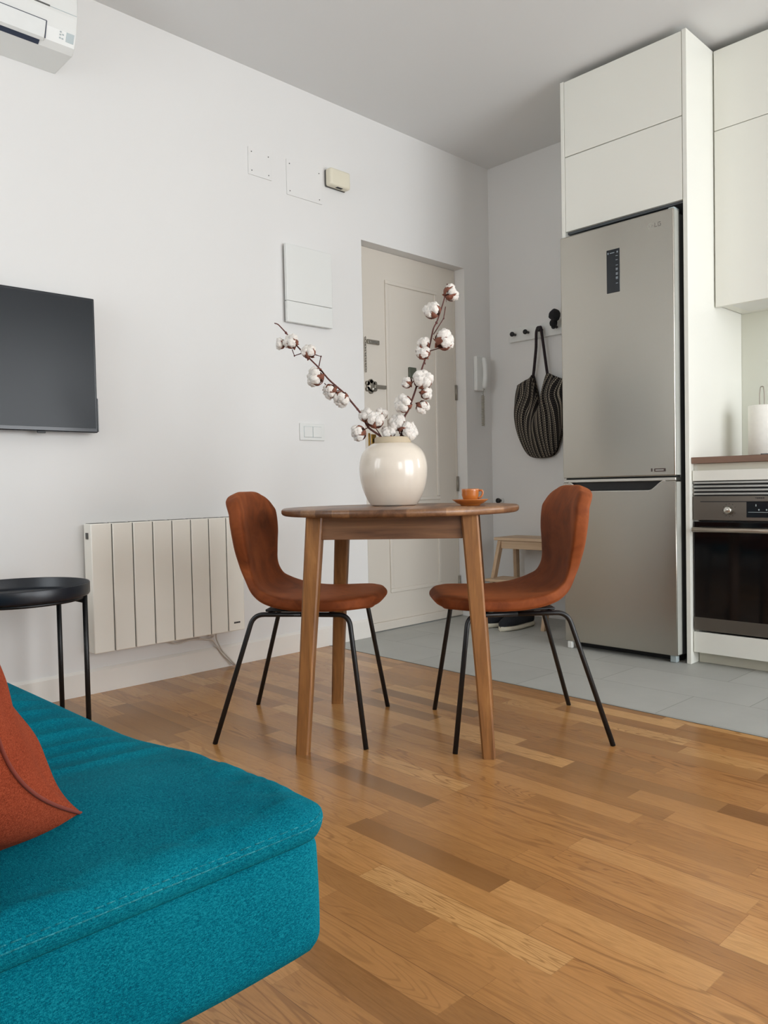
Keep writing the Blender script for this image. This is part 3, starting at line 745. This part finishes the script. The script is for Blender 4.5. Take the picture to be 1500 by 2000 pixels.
# oven
t = thing('built_in_oven', 'stainless steel built in oven with a black glass door', 'oven', (3.6, 1.2, .14))
bx(3.37, 3.85, .925, 1.475, .15, .725).build('body', BLACKP, t)
cp = bx(3.347, 3.372, .904, 1.4965, .628, .732, .002).build('control_panel', OVENS, t)
bx(3.3462, 3.35, .93, 1.465, .706, .7095).build('panel_groove', DARK, cp)
MB().lathe([(0, -.026), (.013, -.026), (.0155, -.022), (.0175, -.008), (.0175, 0)], 28, (1.342, .672), 3.348, 'x').build('knob', SILVER, t)
m = MB()
for k in range(11):
    a = PI*1.5+.5+(2*PI-1)*k/10; m.cyl((1.342+.027*math.sin(a), .672+.027*math.cos(a)), .0016, 3.3464, 3.3475, 'x', 8)
m.build('dial_marks', DARK, cp)
bx(3.3462, 3.352, 1.02, 1.272, .642, .7085, .001).build('display', DISP, cp)
m = MB(); m.box(3.3456, 3.3464, 1.232, 1.235, .688, .697); m.box(3.3456, 3.3464, 1.18, 1.265, .6635, .665)
for y in (1.222, 1.192): m.box(3.3456, 3.3464, y-.0025, y+.0025, .671, .677)
m.build('display_symbols', GREYP, cp)
BARS = {'a': [(0, 0, .25, 1), (.25, .75, .9, 1), (.25, .38, .9, .6), (.65, 0, .9, 1)], 'b': [(0, .75, .95, 1), (.38, 0, .62, 1)], 'c': [(0, 0, .25, 1), (.25, 0, .95, .25), (.25, .4, .8, .62), (.25, .75, .95, 1)]}
letters(3.3468, 1.236, .7195, [BARS['b'], BARS['c'], BARS['a'], BARS['c'], BARS['a']], .006, .0058, .0016, DARK, cp, 'brand_lettering')
dr = bx(3.349, 3.372, .904, 1.4965, .15, .622, .002).build('door', OVG, t)
bx(3.347, 3.350, .904, 1.4965, .15, .206, .001).build('lower_trim', OVENS, dr)
m = MB(); m.tube([(3.312, 1.485, .589), (3.312, .92, .589)], .0105, 16); hd = m.build('handle', HANDLE, dr)
for y in (1.45, .95): MB().tube([(3.312, y, .589), (3.35, y, .589)], .006, 10).build('handle_post', HANDLE, hd)
# second base unit
t = thing('base_cabinet', 'white base cabinet beside the oven cabinet', 'cabinet', (3.62, .66, 0))
bx(3.37, XK-.001, .42, .898, .10, .871).build('carcass', LACQ, t); bx(3.346, 3.366, .422, .898, .105, .842, .0015).build('door', LACQ, t); bx(3.40, 3.415, .42, .8985, 0, .10, .001).build('plinth', LACQE, t)
# hob
t = thing('hob', 'black glass hob set in the worktop', 'hob', (3.62, 1.0, .8995))
bx(3.40, 3.86, .70, 1.235, .9, .9055, .002).build('glass_plate', HOB, t)
# paper towel
PX, PY = 3.70, 1.335
t = thing('paper_towel_holder', 'wire paper towel holder on the worktop', 'towel holder', (PX, PY, .90))
MB().cyl((PX, PY), .06, .9, .908, 'z', 32, .002).build('base', CHROME, t)
MB().tube(fillet([(PX, PY+.010, .905), (PX, PY+.010, 1.185), (PX, PY+.006, 1.215), (PX, PY-.006, 1.215), (PX, PY-.010, 1.185), (PX, PY-.010, .905)], .012, 5), .0025, 8).build('wire_loop', CHROME, t)
m = MB(); m.lathe([(.02, .909), (.056, .909), (.058, .911), (.058, 1.128), (.056, 1.13), (.02, 1.13), (.02, .909)], 40, (PX, PY)); o = m.build('paper_towel_roll', PAPER, None, loc=(PX, PY, .909), merge=True)
tag(o, 'white paper towel roll on the wire holder', 'paper towel')

# ------------------------------------------------------------------ dining table
TX, TY, TA = 1.856, 1.818, math.radians(-51.8)
t = thing('dining_table', 'round brown wooden dining table with four tapered legs', 'table', (TX, TY, 0), TA)
MB().lathe([(0, .7125), (.378, .7125), (.385, .7155), (.3885, .721), (.3885, .728), (.386, .733), (.381, .7355), (0, .7355)], 96).build('tabletop', TOPW, t, world=False)
for sx in (1, -1):
    for sy in (1, -1):
        m = MB(); rings = []
        for z, h, wd in ((0, .279, .0195), (.25, .264, .0215), (.5, .2475, .024), (.712, .2335, .0255)):
            c = (sx*h, sy*h); b_ = .005
            pts = [(-wd, -wd+b_), (-wd+b_, -wd), (wd-b_, -wd), (wd, -wd+b_), (wd, wd-b_), (wd-b_, wd), (-wd+b_, wd), (-wd, wd-b_)]
            rings.append([m.v((c[0]+p[0], c[1]+p[1], z)) for p in pts])
        for i in range(3):
            for k in range(8): m.face([rings[i][k], rings[i][(k+1) % 8], rings[i+1][(k+1) % 8], rings[i+1][k]])
        m.face(rings[0][::-1]); m.face(rings[-1]); m.build('leg', LEGW, t, world=False)
for s_ in (1, -1):
    bx(-.212, .212, s_*.238-.010, s_*.238+.010, .643, .7124, .001).build('apron', APRW, t, world=False)
    bx(s_*.238-.010, s_*.238+.010, -.212, .212, .643, .7124, .001).build('apron', APRW2, t, world=False)

# ------------------------------------------------------------------ chairs
def shell():
    # centre line of the padded shell (u forward, z up), front nose to top
    C = [(.268, .425), (.255, .434), (.225, .436), (.16, .433), (.08, .430), (.0, .430), (-.06, .433), (-.105, .445), (-.138, .470), (-.158, .51), (-.172, .56), (-.181, .62), (-.186, .68), (-.193, .735), (-.204, .772), (-.211, .790)]
    pts = [Vector((c[0], 0, c[1])) for c in C]
    # resample
    L = [0]
    for a, b in zip(pts, pts[1:]): L.append(L[-1]+(b-a).length)
    tot = L[-1]; N = 120; st = []
    for i in range(N+1):
        q = i/N; d = tot*(.5-.5*math.cos(PI*q))*.8+tot*q*.2
        k = 0
        while k < len(L)-2 and L[k+1] < d: k += 1
        f = (d-L[k])/(L[k+1]-L[k])
        p0 = pts[max(0, k-1)]; p1 = pts[k]; p2 = pts[k+1]; p3 = pts[min(len(pts)-1, k+2)]
        p = .5*((2*p1)+(p2-p0)*f+(2*p0-5*p1+4*p2-p3)*f*f+(3*p1-p0-3*p2+p3)*f**3); st.append((d, p))
    m = MB(); rows = []; NR = 56
    for i, (d, p) in enumerate(st):
        tg = (st[min(i+1, N)][1]-st[max(i-1, 0)][1]).normalized(); nrm = Vector((-tg.z, 0, tg.x))   # towards the sitter
        if nrm.dot(Vector((.5, 0, 1))) < 0: nrm = -nrm
        q = d/tot
        # half width along the shell
        W = .218 if q < .35 else (.218 if q < .35 else .218-.044*math.exp(-((q-.64)/.13)**2)-.008*min(1, (q-.35)/.3))
        e0 = min(1, d/.135); e1 = min(1, (tot-d)/.115)
        W *= (max(0, 1-(1-e0)**2.3))**(1/2.3)*(max(0, 1-(1-e1)**2.4))**(1/2.4)
        h = .0225-.005*math.exp(-((q-.60)/.08)**2)+.0045*max(0, min(1, (q-.62)/.2)); b0 = min(1, d/.022); b1 = min(1, (tot-d)/.024)
        h *= math.sqrt(max(0, 1-(1-b0)**2))*math.sqrt(max(0, 1-(1-b1)**2))
        cv = .004+.022*math.exp(-((q-.52)/.14)**2)+.022*max(0, min(1, (q-.5)/.2))*max(0, min(1, (1.02-q)/.12))
        cv *= (W/.2)**2 if W < .2 else 1
        ring = []
        for k in range(NR):
            a = 2*PI*k/NR; c, s_ = math.cos(a), math.sin(a)
            y = W*math.copysign(abs(c)**.36, c); nn = h*math.copysign(abs(s_)**.42, s_)
            if W > 1e-5: nn += cv*(y/W)**2*(1 if True else 0)
            # inner face slightly dished
            ring.append(p+Vector((0, y, 0))+nrm*nn)
        ring.append(ring[0]); rows.append([tuple(v) for v in ring])
    m.grid(rows)
    return m
proto = thing('dining_chair', 'x', 'chair', (1.656, 2.083, 0), math.radians(-52.8))
sh = shell().build('seat_shell', VELV, proto, world=False, merge=True)
md = sh.modifiers.new('sub', 'SUBSURF'); md.levels = 1; md.render_levels = 1
for sy in (1, -1):
    ft = (.243, sy*.236, .0); rr_ = (-.243, sy*.225, .0)
    hf = (.185, sy*.165, .401); hr = (-.125, sy*.165, .401); mid = (.03, sy*.160, .401)
    MB().tube(fillet([ft, hf, mid], .035, 7), .0078, 14).build('leg', BLACKM, proto, world=False)
    MB().tube(fillet([rr_, hr, mid], .035, 7), .0078, 14).build('leg', BLACKM, proto, world=False)
m = MB(); m.box(-.10, .13, -.12, .12, .402, .411, .003); m.build('seat_plate', BLACKM, proto, world=False)
m = MB(); m.tube([(.12, -.165, .401), (.12, .165, .401)], .006, 10); m.tube([(-.08, -.165, .401), (-.08, .165, .401)], .006, 10); m.build('cross_bar', BLACKM, proto, world=False)
def copy_thing(src, loc, rz):
    r = src.copy(); COL.objects.link(r); r.location = loc; r.rotation_euler = (0, 0, rz)
    for c in list(src.children):
        d = c.copy(); COL.objects.link(d); d.parent = r
        for g in c.children: e = g.copy(); COL.objects.link(e); e.parent = d
    return r
tag(proto, 'rust velvet dining chair with black legs, in front of the radiator', 'chair', 'velvet chairs at the round table')
ch2 = copy_thing(proto, (2.104, 1.540, 0), math.radians(139.3)); tag(ch2, 'rust velvet dining chair with black legs, in front of the refrigerator', 'chair', 'velvet chairs at the round table')

# ------------------------------------------------------------------ vase and cotton
VX, VY, VZ = 1.908, 1.896, .7356
vase = thing('vase', 'round cream glazed vase on the dining table', 'vase', (VX, VY, VZ))
prof = [(0, .0), (.070, .0), (.079, .003), (.091, .022), (.105, .055), (.1135, .090), (.1165, .122), (.1140, .152), (.1055, .178), (.090, .198), (.070, .2115)]
def smooth_prof(p, n=4):
    o = []
    for i in range(len(p)-1):
        p0, p1, p2, p3 = p[max(0, i-1)], p[i], p[i+1], p[min(len(p)-1, i+2)]
        for k in range(n):
            f = k/n; o.append(tuple(.5*((2*p1[j])+(p2[j]-p0[j])*f+(2*p0[j]-5*p1[j]+4*p2[j]-p3[j])*f*f+(3*p1[j]-p0[j]-3*p2[j]+p3[j])*f**3) for j in (0, 1)))
    o.append(p[-1]); return [(max(0, a), b) for a, b in o]
prof = [(0, 0), (.070, 0)]+smooth_prof(prof[2:], 4)
MB().lathe(prof+[(.060, .2115), (.058, .19), (.09, .17), (.104, .12), (.07, .02), (0, .01)], 64).build('body', VASE, vase, world=False)
MB().lathe([(.0585, .209), (.0645, .209), (.0625, .216), (.0625, .228), (.0600, .2325), (.054, .2325), (.052, .228), (.052, .195), (.0585, .195), (.0585, .209)], 64).build('rim', BISQ, vase, world=False)
random.seed(5)
# branches: u runs to the right across the room view of the table, w comes forward, z up (from the vase base)
UA = Vector((.714, -.70, 0)); WA = Vector((-.70, -.714, 0))
def P3(u, z, w_=0): return Vector((0, 0, z))+UA*u+WA*w_
LEFT = [(.022, .05), (-.038, .235), (-.083, .267), (-.109, .319), (-.162, .385), (-.211, .429), (-.246, .472), (-.313, .54), (-.353, .59), (-.376, .615), (-.388, .619)]
RIGHT = [(-.02, .06), (.029, .234), (.041, .303), (.055, .322), (.078, .383), (.104, .463), (.13, .533), (.144, .595), (.157, .616), (.179, .679), (.19, .722), (.193, .74)]
LT = [[(-.299, .519), (-.325, .511), (-.332, .532)], [(-.244, .474), (-.236, .507), (-.255, .513)], [(-.176, .394), (-.201, .389), (-.227, .418)], [(-.083, .267), (-.104, .257), (-.118, .247)], [(-.038, .235), (-.06, .269), (-.069, .295)]]
RT = [[(.144, .574), (.179, .626), (.186, .665)], [(.13, .519), (.162, .528), (.172, .546)], [(.092, .432), (.062, .411), (.05, .415)], [(.048, .317), (.039, .328), (.036, .337)], [(.115, .475), (.109, .502), (.113, .519)]]
# boll: u, z, radius, opening direction (u, z, w), w offset, brown bract size
LB = [(-.333, .556, .021, (-.4, .5, .6), .015, 1.0), (-.372, .551, .016, (-.9, .1, .2), .0, .5), (-.276, .522, .021, (-.1, .7, .6), .015, 1.0), (-.258, .439, .028, (-.8, .1, .4), .012, .6),
      (-.211, .389, .022, (-.6, -.4, .5), .01, 1.1), (-.172, .362, .024, (-.3, -.6, .6), .012, .8), (-.090, .31, .022, (-.5, .6, .4), .0, .6), (-.057, .293, .027, (.2, .7, .6), .015, .7), (-.035, .317, .019, (.3, .9, .1), -.02, .5), (-.118, .247, .024, (-.8, -.3, .4), .02, .8)]
RB = [(.208, .711, .024, (.8, .4, .2), -.005, 1.1), (.139, .653, .026, (-.5, .6, .5), .012, .8), (.183, .554, .030, (.8, .3, .4), .01, 1.1), (.109, .545, .019, (-.3, .8, .4), .01, .5), (.107, .516, .022, (-.3, .5, .7), .012, 1.3),
      (.106, .423, .029, (.1, .5, .8), .02, .7), (.05, .415, .017, (-.8, .3, .4), .015, 1.0), (.117, .377, .018, (.8, 0, .5), .015, 1.2), (.036, .344, .027, (-.6, .1, .7), .02, .6), (.103, .330, .020, (.5, -.6, .5), .012, 1.0),
      (.015, .283, .026, (-.4, .5, .7), .0, .5), (.055, .252, .029, (.7, .2, .5), .01, .6), (-.013, .25, .021, (-.2, .6, .6), .01, .6)]
def cotton_branch(path, twigs, bolls, label, bow):
    b = thing('cotton_branch', label, 'branch', (VX, VY, VZ), group='cotton branches in the vase')
    W_ = lambda z: bow*max(0, z-.2)
    m = MB(); pts = fillet([P3(u, z, W_(z)+.003*math.sin(i*2.3)) for i, (u, z) in enumerate(path)], .012, 3)
    m.tube(pts, .003, 7, True, [.0040-.0022*i/len(pts) for i in range(len(pts))])
    for i in range(3, len(pts)-2, 9): m.blob(pts[i], (.0048, .0048, .0055), 1, .3, 2, i)
    m.build('stem', TWIG, b, world=False)
    for tw in twigs:
        m = MB(); q = [P3(u, z, W_(z)) for u, z in tw]; m.tube(q, .0018, 6); m.blob(q[1], (.0032, .0032, .0035), 1, .3, 2, 1); m.build('twig', TWIG, b, world=False)
    for i, (u, z, r, d, w_, bs) in enumerate(bolls):
        c = P3(u, z, w_+W_(z)); dv = (UA*d[0]+Vector((0, 0, d[1]))+WA*d[2]).normalized()
        x = dv.cross(Vector((.3, .2, 1))).normalized(); y = dv.cross(x)
        n = 4 if r < .022 else 5; m = MB(); a0 = random.random()*6
        for k in range(n):
            a = a0+2*PI*k/n; p = c+(x*math.cos(a)+y*math.sin(a))*r*.56+dv*r*.12
            s_ = r*(.60 if n == 5 else .66)*random.uniform(.92, 1.12)
            m.blob(p, (s_, s_, s_*1.05), 3, .34, 2.4, i*7+k)
        m.blob(c+dv*r*.2, (r*.5, r*.5, r*.5), 2, .2, 2, i)
        bo = m.build('cotton_boll', COTT, b, world=False)
        # bracts: pointed scales cupping the back and showing between the lobes
        m = MB()
        for k in range(n):
            a = a0+2*PI*(k+.5)/n; rad = x*math.cos(a)+y*math.sin(a); side = dv.cross(rad)
            P = []
            for q in range(7):
                f = q/6; an = -1.35+f*(1.25+.75*min(bs, 1)); base = c-dv*r*.10
                pc = base+(rad*math.cos(an)+dv*math.sin(an))*r*(1.0+.10*math.sin(f*PI)+(.28*(bs-.6) if q == 6 else 0))
                wd = r*.36*max(.05, math.sin(PI*min(1, .15+f*.85)))*(.7+.4*bs)
                P.append([tuple(pc-side*wd), tuple(pc+rad*.001), tuple(pc+side*wd)])
            m.grid(P)
        if bs > .9:
            for k in range(3):
                a = a0+2.1*k; rad = x*math.cos(a)+y*math.sin(a); tip = c-dv*r*(1.25)+rad*r*.75; side = dv.cross(rad)
                m.grid([[tuple(c-dv*r*.8-side*r*.12), tuple(c-dv*r*.8+side*r*.12)], [tuple((c-dv*r*.9)*.5+tip*.5-side*r*.34), tuple((c-dv*r*.9)*.5+tip*.5+side*r*.30)], [tuple(tip-side*r*.04), tuple(tip+side*r*.04)]])
        br = m.build('bract', BRACT, bo, world=False); sd = br.modifiers.new('s', 'SOLIDIFY'); sd.thickness = .0009
        m = MB(); m.tube([c-dv*r*.7, c-dv*r*1.15], .0018, 6); m.build('stalk', TWIG, bo, world=False)
    return b
cotton_branch(LEFT, LT, LB, 'shorter cotton branch in the vase, tip under the fuse box', .10)
cotton_branch(RIGHT, RT, RB, 'taller cotton branch in the vase, rising across the entrance door', .06)

# ------------------------------------------------------------------ cup and saucer
CXp, CYp = 1.923, 1.573
o = MB().lathe([(0, 0), (.030, 0), (.032, .004), (.040, .007), (.052, .0155), (.0565, .0185), (.0570, .020), (.0550, .0198), (.044, .0125), (.034, .0085), (0, .0075)], 56).build('saucer', CUPM, None, world=False)
o.location = (CXp, CYp, .7356); tag(o, 'orange glazed saucer on the edge of the dining table', 'saucer')
t = thing('coffee_cup', 'small orange glazed coffee cup on its saucer', 'cup', (CXp, CYp, .7436), math.radians(-45))
MB().lathe([(0, .001), (.0155, .0005), (.0165, .003), (.0225, .012), (.0262, .024), (.0272, .040), (.0278, .0445), (.0268, .0450), (.0255, .040), (.0235, .022), (.016, .007), (0, .005)], 48).build('bowl', CUPM, t, world=False)
MB().tube(fillet([(.0255, 0, .039), (.038, 0, .040), (.040, 0, .030), (.034, 0, .018), (.023, 0, .015)], .008, 5), .0032, 10).build('handle', CUPM, t, world=False)

# ------------------------------------------------------------------ side table
SX, SY = .945, 2.70
t = thing('side_table', 'round black metal tray table beside the sofa', 'side table', (SX, SY, 0))
MB().lathe([(0, .458), (.212, .458), (.221, .461), (.2245, .467), (.2245, .500), (.2235, .502), (.222, .500), (.2215, .470), (.217, .463), (0, .461)], 80).build('tray', TRAYM, t, world=False)
a0 = math.radians(-44.4)     # direction to the right across the view
angs = [a0+math.radians(k) for k in (14, 76, 194, 256)]
m = MB(); m.lathe([(.198, .448), (.206, .448), (.206, .4575), (.198, .4575), (.198, .448)], 60); m.build('ring', BLACKM, t, world=False, merge=True)
for i, a in enumerate(angs):
    x, y = .208*math.cos(a), .208*math.sin(a)
    MB().tube([(x, y, 0), (x, y, .457)], .0085, 14).build('leg', BLACKM, t, world=False)
for i in (0, 2):
    p, q = angs[i], angs[(i+1) % 4]
    m = MB(); m.tube([(.208*math.cos(p), .208*math.sin(p), .438), (.208*math.cos(q), .208*math.sin(q), .438)], .009, 8); m.build('rail', BLACKM, t, world=False)
m = MB(); m.tube([(.208*math.cos(angs[0]), .208*math.sin(angs[0]), .012), (0, 0, .012), (.208*math.cos(angs[2]), .208*math.sin(angs[2]), .012)], .007, 8); m.tube([(.208*math.cos(angs[1]), .208*math.sin(angs[1]), .012), (.208*math.cos(angs[3]), .208*math.sin(angs[3]), .012)], .007, 8)
m.build('foot_bar', BLACKM, t, world=False)

# ------------------------------------------------------------------ sofa
X0, X1, Y0, Y1 = -.46, .600, .730, 2.62
sofa = thing('sofa', 'low teal fabric sofa bed beside the wall', 'sofa', ((X0+X1)/2, (Y0+Y1)/2, 0))
def puff_box(x0, x1, y0, y1, z0, z1, r, amp, seed=0, nx=40, ny=60, nz=10, zf=None):
    """soft box with rounded edges"""
    g = bmesh.new(); bmesh.ops.create_cube(g, size=2); bmesh.ops.subdivide_edges(g, edges=g.edges, cuts=25, use_grid_fill=True)
    m = MB(); mp = {}
    hx, hy, hz = (x1-x0)/2, (y1-y0)/2, (z1-z0)/2; c = Vector(((x0+x1)/2, (y0+y1)/2, (z0+z1)/2))
    for q in g.verts:
        def rem(t, h):    # denser near edges
            s_ = math.copysign(1-(1-abs(t))**1.7, t); return s_*h
        p = Vector((rem(q.co.x, hx), rem(q.co.y, hy), rem(q.co.z, hz)))
        inner = Vector((max(-hx+r, min(hx-r, p.x)), max(-hy+r, min(hy-r, p.y)), max(-hz+r, min(hz-r, p.z)))); d = p-inner
        if d.length > 1e-9: p = inner+d.normalized()*r
        n_ = noise.noise(p*5+Vector((seed, 0, 0)))*amp
        p = p+(p-inner).normalized()*n_ if (p-inner).length > 1e-6 else p
        p = c+p
        if zf: p.z = zf(p.x, p.y, p.z)
        mp[q.index] = m.v(p)
    for f in g.faces: m.face([mp[q.index] for q in f.verts], True)
    g.free(); return m
def smooth(a, b, x):
    t_ = max(0, min(1, (x-a)/(b-a))); return t_*t_*(3-2*t_)
def basez(x, y, z): return z-(smooth(.9, 1.35, y)*.026)*max(0, (z-.25)/.13)
puff_box(X0, X1+.010, Y0+.004, Y1, .229, .388, .030, .006, 2, zf=basez).build('base', TEAL, sofa)
def pad():
    """quilted top pad: two sheets meeting at a stitched seam"""
    NX, NY = 110, 340; m = MB(); x0, x1, y0, y1 = X0, X1+.022, Y0-.010, Y1
    top = []; bot = []; seam = []
    for i in range(NX+1):
        rt_, rb = [], []
        s_ = -1+2*i/NX; s_ = math.copysign(1-(1-abs(s_))**1.5, s_)
        for j in range(NY+1):
            t_ = -1+2*j/NY; t_ = math.copysign(1-(1-abs(t_))**1.5, t_)
            x = (x0+x1)/2+s_*(x1-x0)/2; y = (y0+y1)/2+t_*(y1-y0)/2
            # round the free corner
            R = .055; cx_, cy_ = x1-R, y0+R
            if x > cx_ and y < cy_:
                dx, dy = x-cx_, cy_-y; l = math.hypot(dx, dy); mx = max(dx, dy)
                if l > 1e-9: k = mx/l; x = cx_+dx*k; y = cy_-dy*k
            e = min(x1-x, y-y0, x-x0, y1-y); 
            if x > cx_ and y < cy_: e = min(e, R-math.hypot(x-cx_, cy_-y))
            e = max(0, e)
            near = 1-smooth(.95, 1.30, y)
            zs = .399-.026*smooth(.92, 1.32, y)
            # height above the seam
            h = (.012+.008*near)*math.sqrt(max(0, 1-(1-min(1, e/(.028+.02*near)))**2))
            crown = (.004+.006*near)*smooth(0, .30, e)
            # wrinkles that run across the pad in its flatter part, and pulls near the seam of the near end
            ph = y*74+1.3*math.sin(x*5)+2.0*noise.noise(Vector((x*2, y*3, 1)))
            wr = .014*smooth(.98, 1.15, y)*smooth(0, .08, e)*(1-abs(math.sin(ph*.5)))**2*(.7+.5*noise.noise(Vector((x*3, y*9, 5))))
            pull = .003*math.exp(-((e-.03)/.03)**2)*(noise.noise(Vector((x*22, y*22, 3)))+.6*noise.noise(Vector((x*50, y*50, 8))))*1.6*near
            soft = .004*noise.noise(Vector((x*4, y*4, 7)))*smooth(0, .12, e)
            z = zs+h+crown+wr+pull+soft
            xo = x; yo = y
            zb = zs-.019*math.sqrt(min(1, e/.006))
            rt_.append((xo, yo, z)); rb.append((xo, yo, zb if e > 1e-6 else zs))
            if e < 1e-6: rt_[-1] = (xo, yo, zs)
        top.append(rt_); bot.append(rb)
    m.grid(top); m.grid(bot)
    return m, top
m, top = pad(); mat_ = m.build('seat_pad', TEAL, sofa, merge=True)
# stitched seam rope along the free edges of the pad
SD = fabric('teal_thread', (20, 100, 116), (36, 122, 136), (70, 148, 160))
pl = [top[i][0] for i in range(len(top))]+[top[-1][j] for j in range(1, len(top[0]))]
pl = [Vector(p) for p in pl]; path = [pl[0]]
for p in pl[1:]:
    if (p-path[-1]).length > .010: path.append(p)
m = MB()
for a, b in zip(path, path[1:]):
    if a.y > Y0+.004: continue
    d = b-a; inw = Vector((-d.y, d.x, 0)).normalized()*.0022
    m.tube([a+d*.12+inw+Vector((0, 0, .0062)), a+d*.80+inw+Vector((0, 0, .0062))], .0007, 5)
    m.tube([a, b], .0008, 5)
m.build('edge_seam', SD, sofa)
puff_box(X0-.06, X0+.22, Y0+.02, Y1-.02, .40, .80, .07, .01, 5).build('backrest', TEAL, sofa)
for x in (X0+.08, X1-.22):
    for y in (Y0+.45, Y1-.12): MB().cyl((x, y), .018, 0, .252, 'z', 20).build('leg', BLACKM, sofa)

# ------------------------------------------------------------------ throw pillow
PC = Vector((.392, .918, .415)); LEN, HT, LEAN = .41, .472, .715
pil = thing('throw_pillow', 'rust red linen throw pillow standing on the teal sofa', 'pillow', tuple(PC))
eu = Vector((-math.sin(.39), math.cos(.39), 0)); eh = Vector((-math.sin(LEAN)*math.cos(.964), -math.sin(LEAN)*math.sin(.964), math.cos(LEAN)))
en = eu.cross(eh).normalized()
if en.x < 0: en = -en
def pillow():
    N = 90; fr, bk = [], []
    for i in range(N+1):
        a, b = [], []
        for j in range(N+1):
            s_ = i/N; t_ = j/N; S_ = 2*s_-1; T_ = 2*t_-1
            uu = LEN*s_+.016*LEN*(-S_)*(1-T_*T_); hh = HT*t_+.016*HT*(-T_)*(1-S_*S_)
            q = max(0, (1-S_**2)*(1-T_**2))
            base = PC+eu*uu+eh*hh-en*(.063*math.sin(PI*t_)*(1-s_)**2)
            d2 = s_**2+t_**2; g_ = min(1, q*5)
            wr = .010*noise.noise(Vector((s_*6, t_*6, 1)))*g_+.008*math.sin(math.atan2(t_, s_+1e-6)*9)*math.exp(-((math.sqrt(d2)-.20)/.12)**2)*g_
            a.append(tuple(base+en*(.09*q**.71+wr))); b.append(tuple(base-en*(.165*q**.49+wr*.6)))
        fr.append(a); bk.append(b)
    m = MB(); m.grid(fr); m.grid(bk); return m, fr
m, fr = pillow()
for v_ in m.b.verts:            # rest on the pad instead of sinking into it
    if v_.co.z < .415: v_.co.z = .415+(v_.co.z-.415)*.08
m.build('cover', RUST, pil, merge=True)
N = len(fr)-1
edge = [Vector(fr[0][j]) for j in range(N+1)]+[Vector(fr[i][N]) for i in range(1, N+1)]
for p in edge: p.z = max(p.z, .4155)
e2 = [edge[0]]
for p in edge[1:]:
    if (p-e2[-1]).length > .006: e2.append(p)
MB().tube(e2, .0022, 6).build('seam', plain('rust_seam', (112, 44, 30), .9, var=.1), pil)
